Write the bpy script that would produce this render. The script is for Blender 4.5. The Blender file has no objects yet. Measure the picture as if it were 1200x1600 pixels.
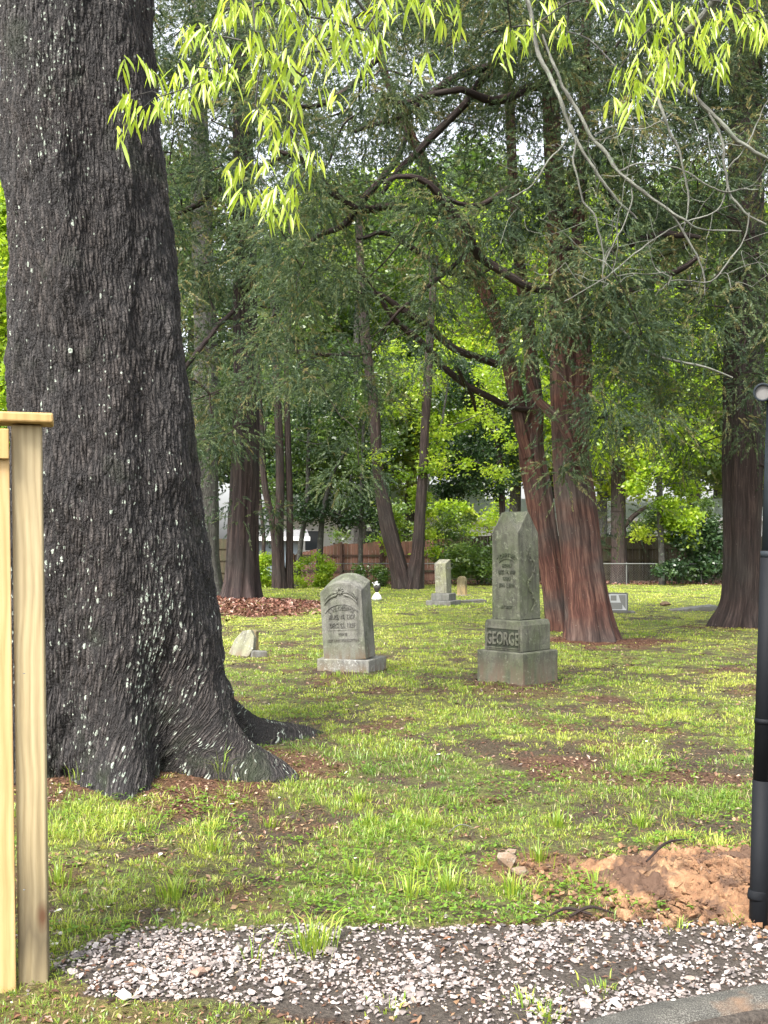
import bpy, math, random
import numpy as np
from mathutils import Vector, Matrix
rng = np.random.default_rng(7); random.seed(7)
S = bpy.context.scene; COL = S.collection
F = 1600.0; H = 1.45; HY = 850.0; CX = 600.0
def P(px, py, D): return np.array([(px-CX)/F*D, D, H-(py-HY)/F*D])
def DG(py): return H*F/(py-HY)

# ------------------------------------------------------------------ noise
def _h(i, j, k, s):
    n = (i.astype(np.int64)*374761393 + j.astype(np.int64)*668265263 + k.astype(np.int64)*2147483647 + s*1274126177) & 0xffffffff
    n = ((n ^ (n >> 13))*1274126177) & 0xffffffff
    n = (n ^ (n >> 16)) & 0xffffffff
    return n/4294967295.0
def vn(x, y, z=0.0, s=0):
    x, y, z = np.broadcast_arrays(np.asarray(x, float), np.asarray(y, float), np.asarray(z, float))
    i, j, k = np.floor(x), np.floor(y), np.floor(z)
    u, v, w = x-i, y-j, z-k
    u, v, w = u*u*(3-2*u), v*v*(3-2*v), w*w*(3-2*w)
    r = 0
    for a in (0, 1):
        for b in (0, 1):
            for c in (0, 1):
                r = r + _h(i+a, j+b, k+c, s)*(u if a else 1-u)*(v if b else 1-v)*(w if c else 1-w)
    return r
def fbm(x, y, z=0.0, s=0, o=4):
    r = 0; a = .5; t = 0
    for q in range(o):
        r = r + a*vn(np.asarray(x)*2**q, np.asarray(y)*2**q, np.asarray(z)*2**q, s+q*17); t += a; a *= .5
    return r/t
def sst(a, b, x): t = np.clip((x-a)/(b-a), 0, 1); return t*t*(3-2*t)
def nrm(v): return v/np.maximum(np.linalg.norm(v, axis=-1, keepdims=True), 1e-9)

# ------------------------------------------------------------------ mesh / object helpers
def build(name, V, faces, mat, parent=None, smooth=True, attr=None, uv=None, loc=None):
    me = bpy.data.meshes.new(name)
    V = np.asarray(V, np.float32)
    if not isinstance(faces, (list, tuple)): faces = [faces]
    faces = [np.asarray(f, np.int32) for f in faces if len(f)]
    nf = sum(len(f) for f in faces); nl = sum(f.size for f in faces)
    me.vertices.add(len(V)); me.vertices.foreach_set('co', V.ravel())
    me.loops.add(nl); me.polygons.add(nf)
    li = np.concatenate([f.ravel() for f in faces]); me.loops.foreach_set('vertex_index', li)
    tot = np.concatenate([np.full(len(f), f.shape[1], np.int32) for f in faces])
    st = np.concatenate([[0], np.cumsum(tot)[:-1]]).astype(np.int32)
    me.polygons.foreach_set('loop_start', st); me.polygons.foreach_set('loop_total', tot)
    me.polygons.foreach_set('use_smooth', np.full(nf, bool(smooth)))
    if attr:
        for k, a in attr.items():
            a = np.asarray(a, np.float32)
            if a.ndim == 1:
                at = me.attributes.new(k, 'FLOAT', 'POINT'); at.data.foreach_set('value', a)
            else:
                at = me.attributes.new(k, 'FLOAT_VECTOR', 'POINT'); at.data.foreach_set('vector', a.ravel())
    if uv is not None:
        at = me.attributes.new('buv', 'FLOAT_VECTOR', 'POINT')
        at.data.foreach_set('vector', np.c_[uv, np.zeros(len(uv))].astype(np.float32).ravel())
    me.update(calc_edges=True); me.validate()
    for m in (mat if isinstance(mat, (list, tuple)) else [mat]): me.materials.append(m)
    return link(name, me, parent, loc)
def link(name, data, parent=None, loc=None):
    o = bpy.data.objects.new(name, data); COL.objects.link(o)
    if parent is not None: o.parent = parent
    if loc is not None: o.location = loc
    return o
def thing(name, label, cat, loc=(0, 0, 0), rz=0.0, group=None):
    o = bpy.data.objects.new(name, None); COL.objects.link(o); o.empty_display_size = .2
    o.location = [float(c) for c in loc]; o.rotation_euler = (0, 0, rz); tag(o, label, cat, group); return o
def tag(o, label, cat, group=None, kind=None):
    if label: o['label'] = label
    if cat: o['category'] = cat
    if group: o['group'] = group
    if kind: o['kind'] = kind
    return o
def st(o): o['kind'] = 'structure'; return o

class MB:
    "collects shapes for one mesh object (materials by index)"
    def __init__(s): s.V = []; s.Fq = []; s.n = 0
    def add(s, V, Fs):
        V = np.asarray(V, float); s.V.append(V)
        for f in Fs: s.Fq.append(tuple(int(i)+s.n for i in f))
        s.n += len(V)
    def box(s, x0, x1, y0, y1, z0, z1, M=None, jit=0):
        V = np.array([[x, y, z] for z in (z0, z1) for y in (y0, y1) for x in (x0, x1)], float)
        if jit: V += rng.normal(0, jit, V.shape)
        if M is not None: V = V @ np.array(M.to_3x3()).T + np.array(M.translation)
        s.add(V, [(0, 2, 3, 1), (4, 5, 7, 6), (0, 1, 5, 4), (2, 6, 7, 3), (0, 4, 6, 2), (1, 3, 7, 5)])
    def prism(s, pts, y0, y1):
        "outline pts (x,z) extruded from y0 to y1"
        n = len(pts)
        V = [(x, y0, z) for x, z in pts]+[(x, y1, z) for x, z in pts]
        s.add(V, [tuple(range(n)), tuple(range(2*n-1, n-1, -1))]+[(i, i+n, (i+1) % n+n, (i+1) % n) for i in range(n)])
    def obj(s, name, mat, parent=None, smooth=False, bevel=0, loc=None, rz=None, sub=0):
        me = bpy.data.meshes.new(name)
        me.from_pydata([tuple(v) for v in np.concatenate(s.V)], [], s.Fq); me.validate(); me.update()
        me.materials.append(mat)
        if smooth: me.polygons.foreach_set('use_smooth', [True]*len(me.polygons))
        o = link(name, me, parent, loc)
        if rz is not None: o.rotation_euler[2] = rz
        if bevel:
            b = o.modifiers.new('b', 'BEVEL'); b.width = bevel; b.segments = 2; b.limit_method = 'ANGLE'
        return o

def resample(pts, rad, step):
    pts = np.asarray(pts, float); rad = np.asarray(rad, float)
    A = np.c_[pts, rad]; n = len(A)
    E = np.vstack([2*A[0]-A[1], A, 2*A[-1]-A[-2]])
    out = []
    for i in range(n-1):
        p0, p1, p2, p3 = E[i], E[i+1], E[i+2], E[i+3]
        L = np.linalg.norm(p2[:3]-p1[:3]); m = max(1, int(round(L/step)))
        t = (np.arange(m)/m)[:, None]
        out.append(.5*((2*p1)+(-p0+p2)*t+(2*p0-5*p1+4*p2-p3)*t**2+(-p0+3*p1-3*p2+p3)*t**3))
    out.append(A[-1:]); out = np.vstack(out)
    return out[:, :3], np.maximum(out[:, 3], .0006)

def tube_arr(pts, rad, k=6, prof=None, ref=None):
    pts = np.asarray(pts, float); n = len(pts)
    T = nrm(np.gradient(pts, axis=0))
    if ref is None:
        d = pts[-1]-pts[0]; ref = np.array([0, -1., 0]) if abs(d[1]) < .8*np.linalg.norm(d) else np.array([1., 0, 0])
    A = nrm(ref-(T@ref)[:, None]*T); B = np.cross(T, A)
    th = np.arange(k)/k*2*np.pi+np.pi
    s = np.concatenate([[0], np.cumsum(np.linalg.norm(np.diff(pts, axis=0), axis=1))])
    R = np.repeat(np.asarray(rad)[:, None], k, 1)
    if prof is not None: R = prof(R, th[None, :], s[:, None])
    V = pts[:, None, :]+R[..., None]*(np.cos(th)[None, :, None]*A[:, None, :]+np.sin(th)[None, :, None]*B[:, None, :])
    return V, th, s, R

def tubes(lst, k=6):
    "list of (pts, rad) -> verts, quads, uv"
    Vs, Fs, U = [], [], []; n0 = 0
    for pts, rad in lst:
        V, th, s, R = tube_arr(pts, rad, k)
        n = len(pts); Vs.append(V.reshape(-1, 3))
        i = np.arange(n-1)[:, None]*k; j = np.arange(k)[None, :]; j2 = (j+1) % k
        Fs.append((np.stack([i+j, i+j2, i+k+j2, i+k+j], -1)).reshape(-1, 4)+n0)
        u = np.repeat((th*np.mean(rad))[None, :], n, 0); v = np.repeat(s[:, None], k, 1)
        U.append(np.stack([u+n0*.37, v], -1).reshape(-1, 2)); n0 += n*k
    return np.concatenate(Vs), np.concatenate(Fs), np.concatenate(U)

def trunk(name, pts, rad, mat, parent, k=48, step=.12, prof=None, arc=False):
    p, r = resample(pts, rad, step)
    V, th, s, R = tube_arr(p, r, k, prof, ref=np.array([0, -1., 0]))
    n = len(p)
    # duplicate the seam column so uv is continuous
    V = np.concatenate([V, V[:, :1]], 1); kk = k+1
    ths = np.append(th, th[0]+2*np.pi)
    u = np.repeat((ths*np.mean(r))[None, :], n, 0); v = np.repeat(s[:, None], kk, 1)
    if arc:   # bark coordinates follow the real girth, measured from the front of the trunk
        seg = np.linalg.norm(np.diff(V, axis=1), axis=2); cu = np.concatenate([np.zeros((n, 1)), np.cumsum(seg, 1)], 1); u = cu-cu[:, k//2][:, None]; W_ = 45; pad = np.pad(u, ((W_//2, W_//2), (0, 0)), 'edge'); cs_ = np.cumsum(np.vstack([np.zeros((1, kk)), pad]), 0); u = (cs_[W_:]-cs_[:-W_])/W_
    i = np.arange(n-1)[:, None]*kk; j = np.arange(k)[None, :]
    Q = np.stack([i+j, i+j+1, i+kk+j+1, i+kk+j], -1).reshape(-1, 4)
    return build(name, V.reshape(-1, 3), Q, mat, parent, True, uv=np.stack([u, v], -1).reshape(-1, 2))

# ------------------------------------------------------------------ materials
class NT:
    def __init__(s, name, disp=None):
        s.m = bpy.data.materials.new(name); s.m.use_nodes = True; s.t = s.m.node_tree; s.t.nodes.clear()
        s.out = s.t.nodes.new('ShaderNodeOutputMaterial')
        if disp: s.m.displacement_method = disp
    def n(s, typ, ins=None, **kw):
        nd = s.t.nodes.new('ShaderNode'+typ)
        for k, v in kw.items(): setattr(nd, k, v)
        if ins:
            for k, v in ins.items(): s.set(nd.inputs[k], v)
        return nd
    def set(s, sock, v):
        if hasattr(v, 'outputs'): v = v.outputs[0]
        if hasattr(v, 'is_output'): s.t.links.new(v, sock)
        else:
            if sock.type == 'RGBA' and len(v) == 3: v = (*v, 1)
            sock.default_value = v
    def math(s, op, a, b=0.0, c=None, clamp=False):
        nd = s.t.nodes.new('ShaderNodeMath'); nd.operation = op; nd.use_clamp = clamp
        s.set(nd.inputs[0], a); s.set(nd.inputs[1], b)
        if c is not None: s.set(nd.inputs[2], c)
        return nd.outputs[0]
    def mix(s, f, a, b, mode='MIX'):
        nd = s.t.nodes.new('ShaderNodeMix'); nd.data_type = 'RGBA'; nd.blend_type = mode
        s.set(nd.inputs[0], f); s.set(nd.inputs[6], a); s.set(nd.inputs[7], b); return nd.outputs[2]
    def ramp(s, f, stops, interp='LINEAR'):
        nd = s.t.nodes.new('ShaderNodeValToRGB'); cr = nd.color_ramp; cr.interpolation = interp
        while len(cr.elements) > 1: cr.elements.remove(cr.elements[-1])
        cr.elements[0].position = stops[0][0]; cr.elements[0].color = (*_c(stops[0][1]), 1)
        for p, c in stops[1:]:
            e = cr.elements.new(p); e.color = (*_c(c), 1)
        s.set(nd.inputs[0], f); return nd.outputs[0]
    def noise(s, vec, scale, detail=4, rough=.55, dist=0.0):
        nd = s.n('TexNoise', {'Scale': scale, 'Detail': detail, 'Roughness': rough, 'Distortion': dist})
        if vec is not None: s.set(nd.inputs['Vector'], vec)
        return nd.outputs[0]
    def vor(s, vec, scale, feature='F1', out=0, rnd=1.0):
        nd = s.n('TexVoronoi', feature=feature); s.set(nd.inputs['Vector'], vec); nd.inputs['Scale'].default_value = scale
        nd.inputs['Randomness'].default_value = rnd
        return nd.outputs[out]
    def mapv(s, vec, scale=(1, 1, 1), loc=(0, 0, 0)):
        nd = s.n('Mapping'); s.set(nd.inputs[0], vec); nd.inputs['Scale'].default_value = scale; nd.inputs['Location'].default_value = loc
        return nd.outputs[0]
    def attr(s, name, vec=False):
        nd = s.n('Attribute', attribute_name=name); return nd.outputs['Vector' if vec else 'Fac']
    def obj(s): return s.n('TexCoord').outputs['Object']
    def warp(s, vec, scale, amt):
        nz = s.n('TexNoise', {'Scale': scale, 'Detail': 3.0}); s.set(nz.inputs['Vector'], vec)
        a = s.n('VectorMath', operation='SUBTRACT'); s.set(a.inputs[0], nz.outputs[1]); a.inputs[1].default_value = (.5, .5, .5)
        b = s.n('VectorMath', operation='SCALE'); s.set(b.inputs[0], a); b.inputs['Scale'].default_value = amt
        c = s.n('VectorMath', operation='ADD'); s.set(c.inputs[0], vec); s.set(c.inputs[1], b); return c.outputs[0]
    def bsdf(s, col, rough=.8, spec=.3, bump=None, bs=.5, bd=.01, metal=0.0, disp=None, ds=.02):
        b = s.n('BsdfPrincipled'); s.set(b.inputs['Base Color'], col); s.set(b.inputs['Roughness'], rough)
        b.inputs['Specular IOR Level'].default_value = spec; b.inputs['Metallic'].default_value = metal
        if bump is not None:
            bp = s.n('Bump', {'Strength': bs, 'Distance': bd, 'Height': bump}); s.t.links.new(bp.outputs[0], b.inputs['Normal'])
        if disp is not None:
            d = s.n('Displacement', {'Height': disp, 'Midlevel': .5, 'Scale': ds}); s.t.links.new(d.outputs[0], s.out.inputs[2])
        s.t.links.new(b.outputs[0], s.out.inputs[0]); return s.m
def _c(c): return (c, c, c) if isinstance(c, (int, float)) else c

def leaf_mat(name, stops, trans=.4, gloss=.06, tcol=(1.0, 1.0, .55)):
    t = NT(name); v = t.attr('var'); col = t.ramp(v, stops)
    d = t.n('BsdfDiffuse', {'Color': col})
    tc = t.mix(1.0, col, tcol, 'MULTIPLY')
    g = t.n('Gamma', {'Color': tc, 'Gamma': .85})
    tr = t.n('BsdfTranslucent', {'Color': g})
    m = t.n('MixShader', {'Fac': trans}); t.t.links.new(d.outputs[0], m.inputs[1]); t.t.links.new(tr.outputs[0], m.inputs[2])
    gl = t.n('BsdfGlossy', {'Color': (1, 1, 1), 'Roughness': .38})
    m2 = t.n('MixShader', {'Fac': gloss}); t.t.links.new(m.outputs[0], m2.inputs[1]); t.t.links.new(gl.outputs[0], m2.inputs[2])
    t.t.links.new(m2.outputs[0], t.out.inputs[0]); return t.m

def bark_cedar(name, dark, mid, light, fs=1.0, dist=.02, gk=1.0):
    t = NT(name); uv = t.attr('buv', True); w = t.warp(uv, 2.2, .06)
    a = t.noise(t.mapv(w, (34*fs, 1.6*fs, 1)), 1.0, 6, .6); b = t.noise(t.mapv(w, (95*fs, 4*fs, 1)), 1.0, 4, .6)
    h = t.math('ADD', t.math('MULTIPLY', a, .65), t.math('MULTIPLY', b, .35))
    big = t.noise(uv, 1.3, 3)
    col = t.ramp(h, [(.30, dark), (.48, mid), (.62, light), (.74, tuple(min(1, c*1.5+.02) for c in light))])
    grey = t.ramp(h, [(.3, .012), (.5, (.06*gk, .048*gk, .043*gk)), (.7, (.14*gk, .125*gk, .112*gk))])
    col = t.mix(t.ramp(big, [(.42, 0.0), (.62, .85)]), col, grey)
    fle = t.noise(t.mapv(uv, (60, 22, 1)), 1.0, 2)
    col = t.mix(t.ramp(fle, [(.70, 0.0), (.76, .7)]), col, (.28, .27, .23))
    return t.bsdf(col, .8, .25, bump=h, bs=1.0, bd=dist*1.6)

def bark_oak():
    t = NT('oak_bark', 'BOTH'); uv = t.attr('buv', True)
    w = t.warp(uv, 2.5, .035); w = t.warp(w, 18, .012)
    e1 = t.vor(t.mapv(w, (40, 7.0, 1)), 1.0, 'DISTANCE_TO_EDGE')
    e2 = t.vor(t.mapv(w, (58, 40, 1), (3, 5, 0)), 1.0, 'DISTANCE_TO_EDGE')
    r1 = t.ramp(e1, [(0, 0.0), (.10, .35), (.30, .9), (.5, 1.0)])
    r2 = t.ramp(e2, [(0, 0.0), (.12, .7), (.4, 1.0)])
    nz = t.noise(w, 40, 5, .65)
    h = t.math('ADD', t.math('MULTIPLY', r1, .56), t.math('ADD', t.math('MULTIPLY', r2, .20), t.math('MULTIPLY', nz, .34)))
    low = t.noise(uv, 1.1, 3)
    col = t.ramp(h, [(.18, (.007, .0065, .007)), (.5, (.021, .019, .019)), (.78, (.048, .043, .041)), (1.0, (.088, .082, .079))])  # bark's own tones, with the furrows also darkened like occlusion
    col = t.mix(t.ramp(low, [(.4, 0.0), (.7, .5)]), col, t.mix(1.0, col, (1.25, 1.0, .85), 'MULTIPLY'))
    # moss in patches near the ground
    sep = t.n('SeparateXYZ', {'Vector': uv}); v = sep.outputs[1]; u = sep.outputs[0]
    moss = t.math('MULTIPLY', t.ramp(t.noise(uv, 3.2, 5), [(.50, 0.0), (.62, 1.0)]), t.ramp(v, [(.0, 1.0), (.55, 0.0)]))
    mossn = t.ramp(t.noise(uv, 1.4, 5, .6), [(.56, 0.0), (.72, .38)])
    col = t.mix(t.math('MAXIMUM', t.math('MULTIPLY', moss, .7), mossn), col, (.028, .042, .016))
    # lichen: small pale crust spots, gathered in patches and one vertical streak
    lw = t.warp(uv, 30, .02)
    d1 = t.vor(t.mapv(lw, (26, 20, 1)), 1.0); d2 = t.vor(t.mapv(lw, (60, 42, 1)), 1.0)
    pick1 = t.n('TexVoronoi', {'Scale': 1.0}); t.set(pick1.inputs['Vector'], t.mapv(lw, (26, 20, 1)))
    pk = t.n('SeparateColor', {'Color': pick1.outputs['Color']}).outputs[0]
    pick2 = t.n('TexVoronoi', {'Scale': 1.0}); t.set(pick2.inputs['Vector'], t.mapv(lw, (60, 42, 1)))
    pk2 = t.n('SeparateColor', {'Color': pick2.outputs['Color']}).outputs[0]
    dens = t.ramp(t.noise(uv, 2.6, 4, .6), [(.43, .06), (.66, 1.0)])
    dens = t.math('MULTIPLY', dens, t.ramp(t.math('DIVIDE', v, 5.0, clamp=True), [(.05, .9), (.30, .65), (.45, .26), (.7, .15), (.85, .4), (1.0, .4)]))
    def bell(x, c, wd): return t.math('SUBTRACT', 1.0, t.math('MULTIPLY', t.math('ABSOLUTE', t.math('SUBTRACT', x, c)), 1.0/wd), clamp=True)
    streak = t.math('MULTIPLY', bell(u, STREAK_U, .13), bell(v, .98, .66))
    st2 = t.math('MULTIPLY', bell(u, STREAK_U-.55, .28), bell(v, 4.5, .9))
    dens = t.math('ADD', dens, t.math('ADD', t.math('MULTIPLY', streak, 3.4), t.math('MULTIPLY', st2, .7)))
    m1 = t.math('MULTIPLY', t.math('LESS_THAN', d1, .34), t.math('LESS_THAN', pk, t.math('MULTIPLY', dens, .42)))
    m2 = t.math('MULTIPLY', t.math('LESS_THAN', d2, .38), t.math('LESS_THAN', pk2, t.math('MULTIPLY', dens, .50)))
    m3 = t.math('MULTIPLY', t.ramp(v, [(.18, 0.0), (.3, 1.0)]), t.math('MULTIPLY', t.math('GREATER_THAN', t.noise(t.mapv(uv, (1, .55, 1)), 42, 5, .7), .60), t.ramp(dens, [(.35, 0.0), (.9, 1.0)])))
    lm = t.math('MAXIMUM', m1, t.math('MAXIMUM', m2, m3))
    lm = t.math('MULTIPLY', lm, t.ramp(r1, [(.25, 0.0), (.7, 1.0)]))
    lcol = t.mix(t.noise(uv, 9, 2), (.26, .34, .27), (.52, .54, .47))
    col = t.mix(t.math('MULTIPLY', lm, .88), col, lcol)
    rough = t.ramp(nz, [(.3, .55), (.7, .85)])
    return t.bsdf(col, rough, .3, bump=nz, bs=.5, bd=.01, disp=h, ds=.024)

def bark_grey(name, a, b, fs=1.0):
    t = NT(name); uv = t.attr('buv', True); w = t.warp(uv, 3, .05)
    h = t.noise(t.mapv(w, (22*fs, 5*fs, 1)), 1.0, 6, .65)
    col = t.ramp(h, [(.3, a), (.68, b)])
    li = t.noise(uv, 11, 5, .65); col = t.mix(t.ramp(li, [(.57, 0.0), (.66, .7)]), col, (.20, .25, .18))
    return t.bsdf(col, .75, .3, bump=h, bs=1.0, bd=.03)

def stone_mat(name, base, moss, lich, mossy=.5, stain=(.20, .13, .08), lichen=.5, rough=.85, seed=0.0, grain=1.0, zst=.25, zmax=.4):
    t = NT(name); o = t.mapv(t.obj(), (1, 1, 1), (seed, seed*1.7, seed*.3))
    n1 = t.noise(o, 2.6, 6, .6); n2 = t.noise(o, 9, 6, .7); n3 = t.noise(o, 120*grain, 3, .7); n4 = t.noise(t.mapv(o, (6, 6, 1.1)), 2.0, 5, .65)
    col = t.mix(t.ramp(n3, [(.35, 0.0), (.65, 1.0)]), tuple(c*.66 for c in base), tuple(min(1, c*1.28) for c in base))
    col = t.mix(t.ramp(n1, [(.5-.25*mossy, 0.0), (.72-.2*mossy, .85)]), col, moss)
    col = t.mix(t.ramp(n4, [(.46, 0.0), (.62, .5+.3*mossy)]), col, tuple(c*.30 for c in base)); n6 = t.noise(t.warp(o, 5, .15), 13, 6, .75); col = t.mix(t.ramp(n6, [(.50, 0.0), (.60, .65*mossy)]), col, tuple(c*.32 for c in base))
    z = t.n('SeparateXYZ', {'Vector': t.obj()}).outputs[2]
    sm = t.math('MULTIPLY', t.ramp(z, [(0, 1.0), (zst, 0.0)]), t.ramp(n4, [(.38, 0.0), (.6, 1.0)]))
    col = t.mix(t.math('MULTIPLY', sm, zmax*2, clamp=True), col, stain)
    lv = t.vor(t.warp(o, 14, .05), 17, 'F1')
    lm = t.math('MULTIPLY', t.ramp(t.noise(t.warp(o, 9, .08), 26, 6, .75), [(.53, 0.0), (.60, .8)]), t.ramp(n2, [(.60-.22*lichen, 0.0), (.70-.2*lichen, .75)]))
    col = t.mix(lm, col, lich)
    col = t.mix(t.ramp(n2, [(.66, 0.0), (.72, .6)]), col, lich)
    h = t.math('ADD', t.math('MULTIPLY', n3, .5), t.math('ADD', n2, lm))
    return t.bsdf(col, rough, .35, bump=h, bs=.6, bd=.008)

def wood_mat(name, a, b, c, grey=0.0, sc=1.0, knots=True, low=None):
    t = NT(name); o = t.obj(); w = t.warp(t.mapv(o, (1, 1, .35)), 3, .10)
    g = t.n('TexWave', {'Scale': 9.0*sc, 'Distortion': 9.0, 'Detail': 4.0, 'Detail Scale': 1.3}, wave_type='BANDS', bands_direction='X')
    t.set(g.inputs['Vector'], t.mapv(w, (1, .7, .05)))
    f = t.noise(t.mapv(t.warp(o, 4, .02), (75, 75, 1.6)), 1.0, 6, .7)
    fac = t.math('ADD', t.math('MULTIPLY', g.outputs[1], .25), t.math('MULTIPLY', f, .85))
    col = t.ramp(fac, [(.2, a), (.55, b), (.95, c)])
    big = t.noise(t.mapv(o, (2, 2, .9)), 1.5, 5)
    col = t.mix(t.ramp(big, [(.45, 0.0), (.68, .55+grey*.4)]), col, tuple(x*.62+.06*grey for x in b))
    if low is not None:
        z = t.n('SeparateXYZ', {'Vector': o}).outputs[2]
        zz = t.math('ADD', z, t.math('MULTIPLY', t.noise(t.mapv(o, (20, 20, 3)), 1.0, 3), .35))
        col = t.mix(t.ramp(zz, [(.22, .45), (.36, .85), (.60, .35), (.85, 0.0)]), col, low)
    if knots:
        kv = t.n('TexVoronoi', {'Scale': 1.0, 'Randomness': 1.0}); t.set(kv.inputs['Vector'], t.mapv(t.warp(o, 9, .02), (8, 3, 3.1), (.37, .2, .11)))
        col = t.mix(t.ramp(kv.outputs[0], [(.06, .9), (.12, .45), (.2, 0.0)]), col, (.09, .04, .02))
    return t.bsdf(col, .62, .3, bump=fac, bs=.25, bd=.003)

def plain(name, col, rough=.6, spec=.4, metal=0.0, nz=0.25, sc=30, bd=.002):
    t = NT(name); n = t.noise(t.obj(), sc, 5, .6)
    c = t.mix(n, tuple(x*(1-nz) for x in col), tuple(min(1, x*(1+nz)) for x in col))
    return t.bsdf(c, rough, spec, bump=n, bs=.4, bd=bd, metal=metal)

# ------------------------------------------------------------------ the lie of the land
def to_px(x, y): y = np.maximum(y, .5); return CX+x*F/y, HY+H*F/y
def inpoly(px, py, poly):
    px, py = np.asarray(px, float), np.asarray(py, float); r = np.zeros(np.broadcast(px, py).shape, bool); n = len(poly)
    for i in range(n):
        x1, y1 = poly[i]; x2, y2 = poly[(i+1) % n]
        c = ((y1 > py) != (y2 > py)) & (px < (x2-x1)*(py-y1)/((y2-y1) or 1e-9)+x1); r ^= c
    return r
def W2(pts): return [((px-CX)/F*DG(py), DG(py)) for px, py in pts]
GRAVEL = W2([(60, 1508), (200, 1456), (420, 1445), (640, 1442), (830, 1448), (1000, 1440), (1230, 1452), (1700, 1450), (1700, 1570), (1240, 1580), (1130, 1600),
             (1020, 1622), (930, 1654), (860, 1700), (640, 1670), (590, 1592), (470, 1590), (330, 1572), (180, 1552)])
CURB = np.array([(-.35, 2.05), (.1, 2.55), (.40, 2.80), (.66, 2.99), (.93, 3.13), (1.28, 3.24), (1.9, 3.33), (3.2, 3.40), (6, 3.45)])
CEDL = P(377, 945, 24.0); OAK = np.array([-1.82, 6.85])
def curb_side(x, y): return y-np.interp(x, CURB[:, 0], CURB[:, 1], left=-9)
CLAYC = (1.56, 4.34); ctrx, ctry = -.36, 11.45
def gh(x, y):
    x, y = np.asarray(x, float), np.asarray(y, float)
    z = (fbm(x*.45, y*.45, 0, 3)-.5)*.10*sst(4, 9, y)+(fbm(x*3, y*3, 0, 5)-.5)*.028
    d = np.hypot((x-CEDL[0])/3.2, (y-CEDL[1]+.6)/3.0); z = z+.17*sst(1.0, .15, d)
    d = np.hypot(x-OAK[0], y-OAK[1]); z = z+.05*sst(2.0, .8, d)
    cs = curb_side(x, y); z = np.where(y < 4, z*sst(.02, .5, np.abs(cs))+0, z)
    z = z-.22*sst(-.05, -.14, cs)*(y < 5)
    return z
def zones(x, y):
    "grass cover, red litter, clay, gravel"
    px, py = to_px(x, y)
    n = fbm(x*1.9, y*1.9, 0, 11, 4); n2 = fbm(x*.5, y*.5, 0, 21, 3); n3 = vn(x*5.5, y*5.5, 0, 8)
    n4 = fbm(x*4.2, y*4.2, 0, 17, 3); n5 = vn(x*16, y*16, 0, 18); g = .14+.86*sst(.41, .52, n*.30+n4*.38+n2*.08+n3*.08+n5*.16)
    g = np.maximum(g, sst(13, 22, y)*.88*sst(.30, .42, n))
    wob = (n3-.5)*.5+(n-.5)*1.2
    red = np.zeros_like(x)
    def blob(cx, cy, rx, ry, lo=1.15, hi=.75, k=1.0):
        return k*sst(lo, hi, np.hypot((x-cx)/rx, (y-cy)/ry)+wob)
    red = np.maximum(red, blob(CEDL[0]+.35, CEDL[1]-1.1, 2.0, 2.7, k=1.0))
    red = np.maximum(red, blob(-1.55, 6.2, 1.05, .62, k=.8)); red = np.maximum(red, blob(-.65, 6.75, .42, .5, k=.8))
    red = np.maximum(red, blob(P(922, 1000, 15.5)[0], 15.3, 1.1, .9)); red = np.maximum(red, blob(P(1150, 980, 18)[0], 17.8, .9, .9, k=.8))
    red = np.maximum(red, sst(35.8, 37.2, y+wob*2)*.9)
    red = np.maximum(red, sst(.60, .70, fbm(x*1.9, y*1.9, 0, 41))*sst(24, 8, y)*.6)
    cl = sst(1.1, .7, np.hypot((x-1.50)/.58, (y-4.38)/.48)+wob*.9)
    cl = np.maximum(cl, .45*sst(1.1, .6, np.hypot((x-.72)/.26, (y-4.6)/.18)+wob*1.4))
    gv = inpoly(x+wob*.10, y+wob*.10, GRAVEL).astype(float)
    dirt = ((y < 3.55) & (curb_side(x, y) > -.1) & (x > -.75)).astype(float)
    g = g*(1-red*.93)*(1-cl*.93)*(1-gv)*(1-dirt)
    lawn = (y < 3.62) & (x < -.55+(3.3-y)*1.4) & (gv < .5)
    g = np.where(lawn, .75+.25*sst(.36, .5, n), g)
    g = np.where((y < 3.95) & (x < -1.05), np.maximum(g, .8), g)
    g = g*(curb_side(x, y) > .12-10*(x < -.3))
    g = g*sst(.40, .62, np.hypot(x-1.40, y-10.70)+wob*.12)*sst(.38, .55, np.hypot(x-ctrx, y-ctry)+wob*.12)  # bare soil round both stones, also doing for their contact shadow
    # strip of fresh growth along the gravel edge
    e = sst(.5, .1, np.abs(y-(4.15+.25*np.sin(x*2)+wob*.3)))*(x < 1.0)*(gv < .5)*(x > -1.3)
    g = np.maximum(g, e*.95*(1-cl)*(n3 > .3))
    return g, red, cl, gv

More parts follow.
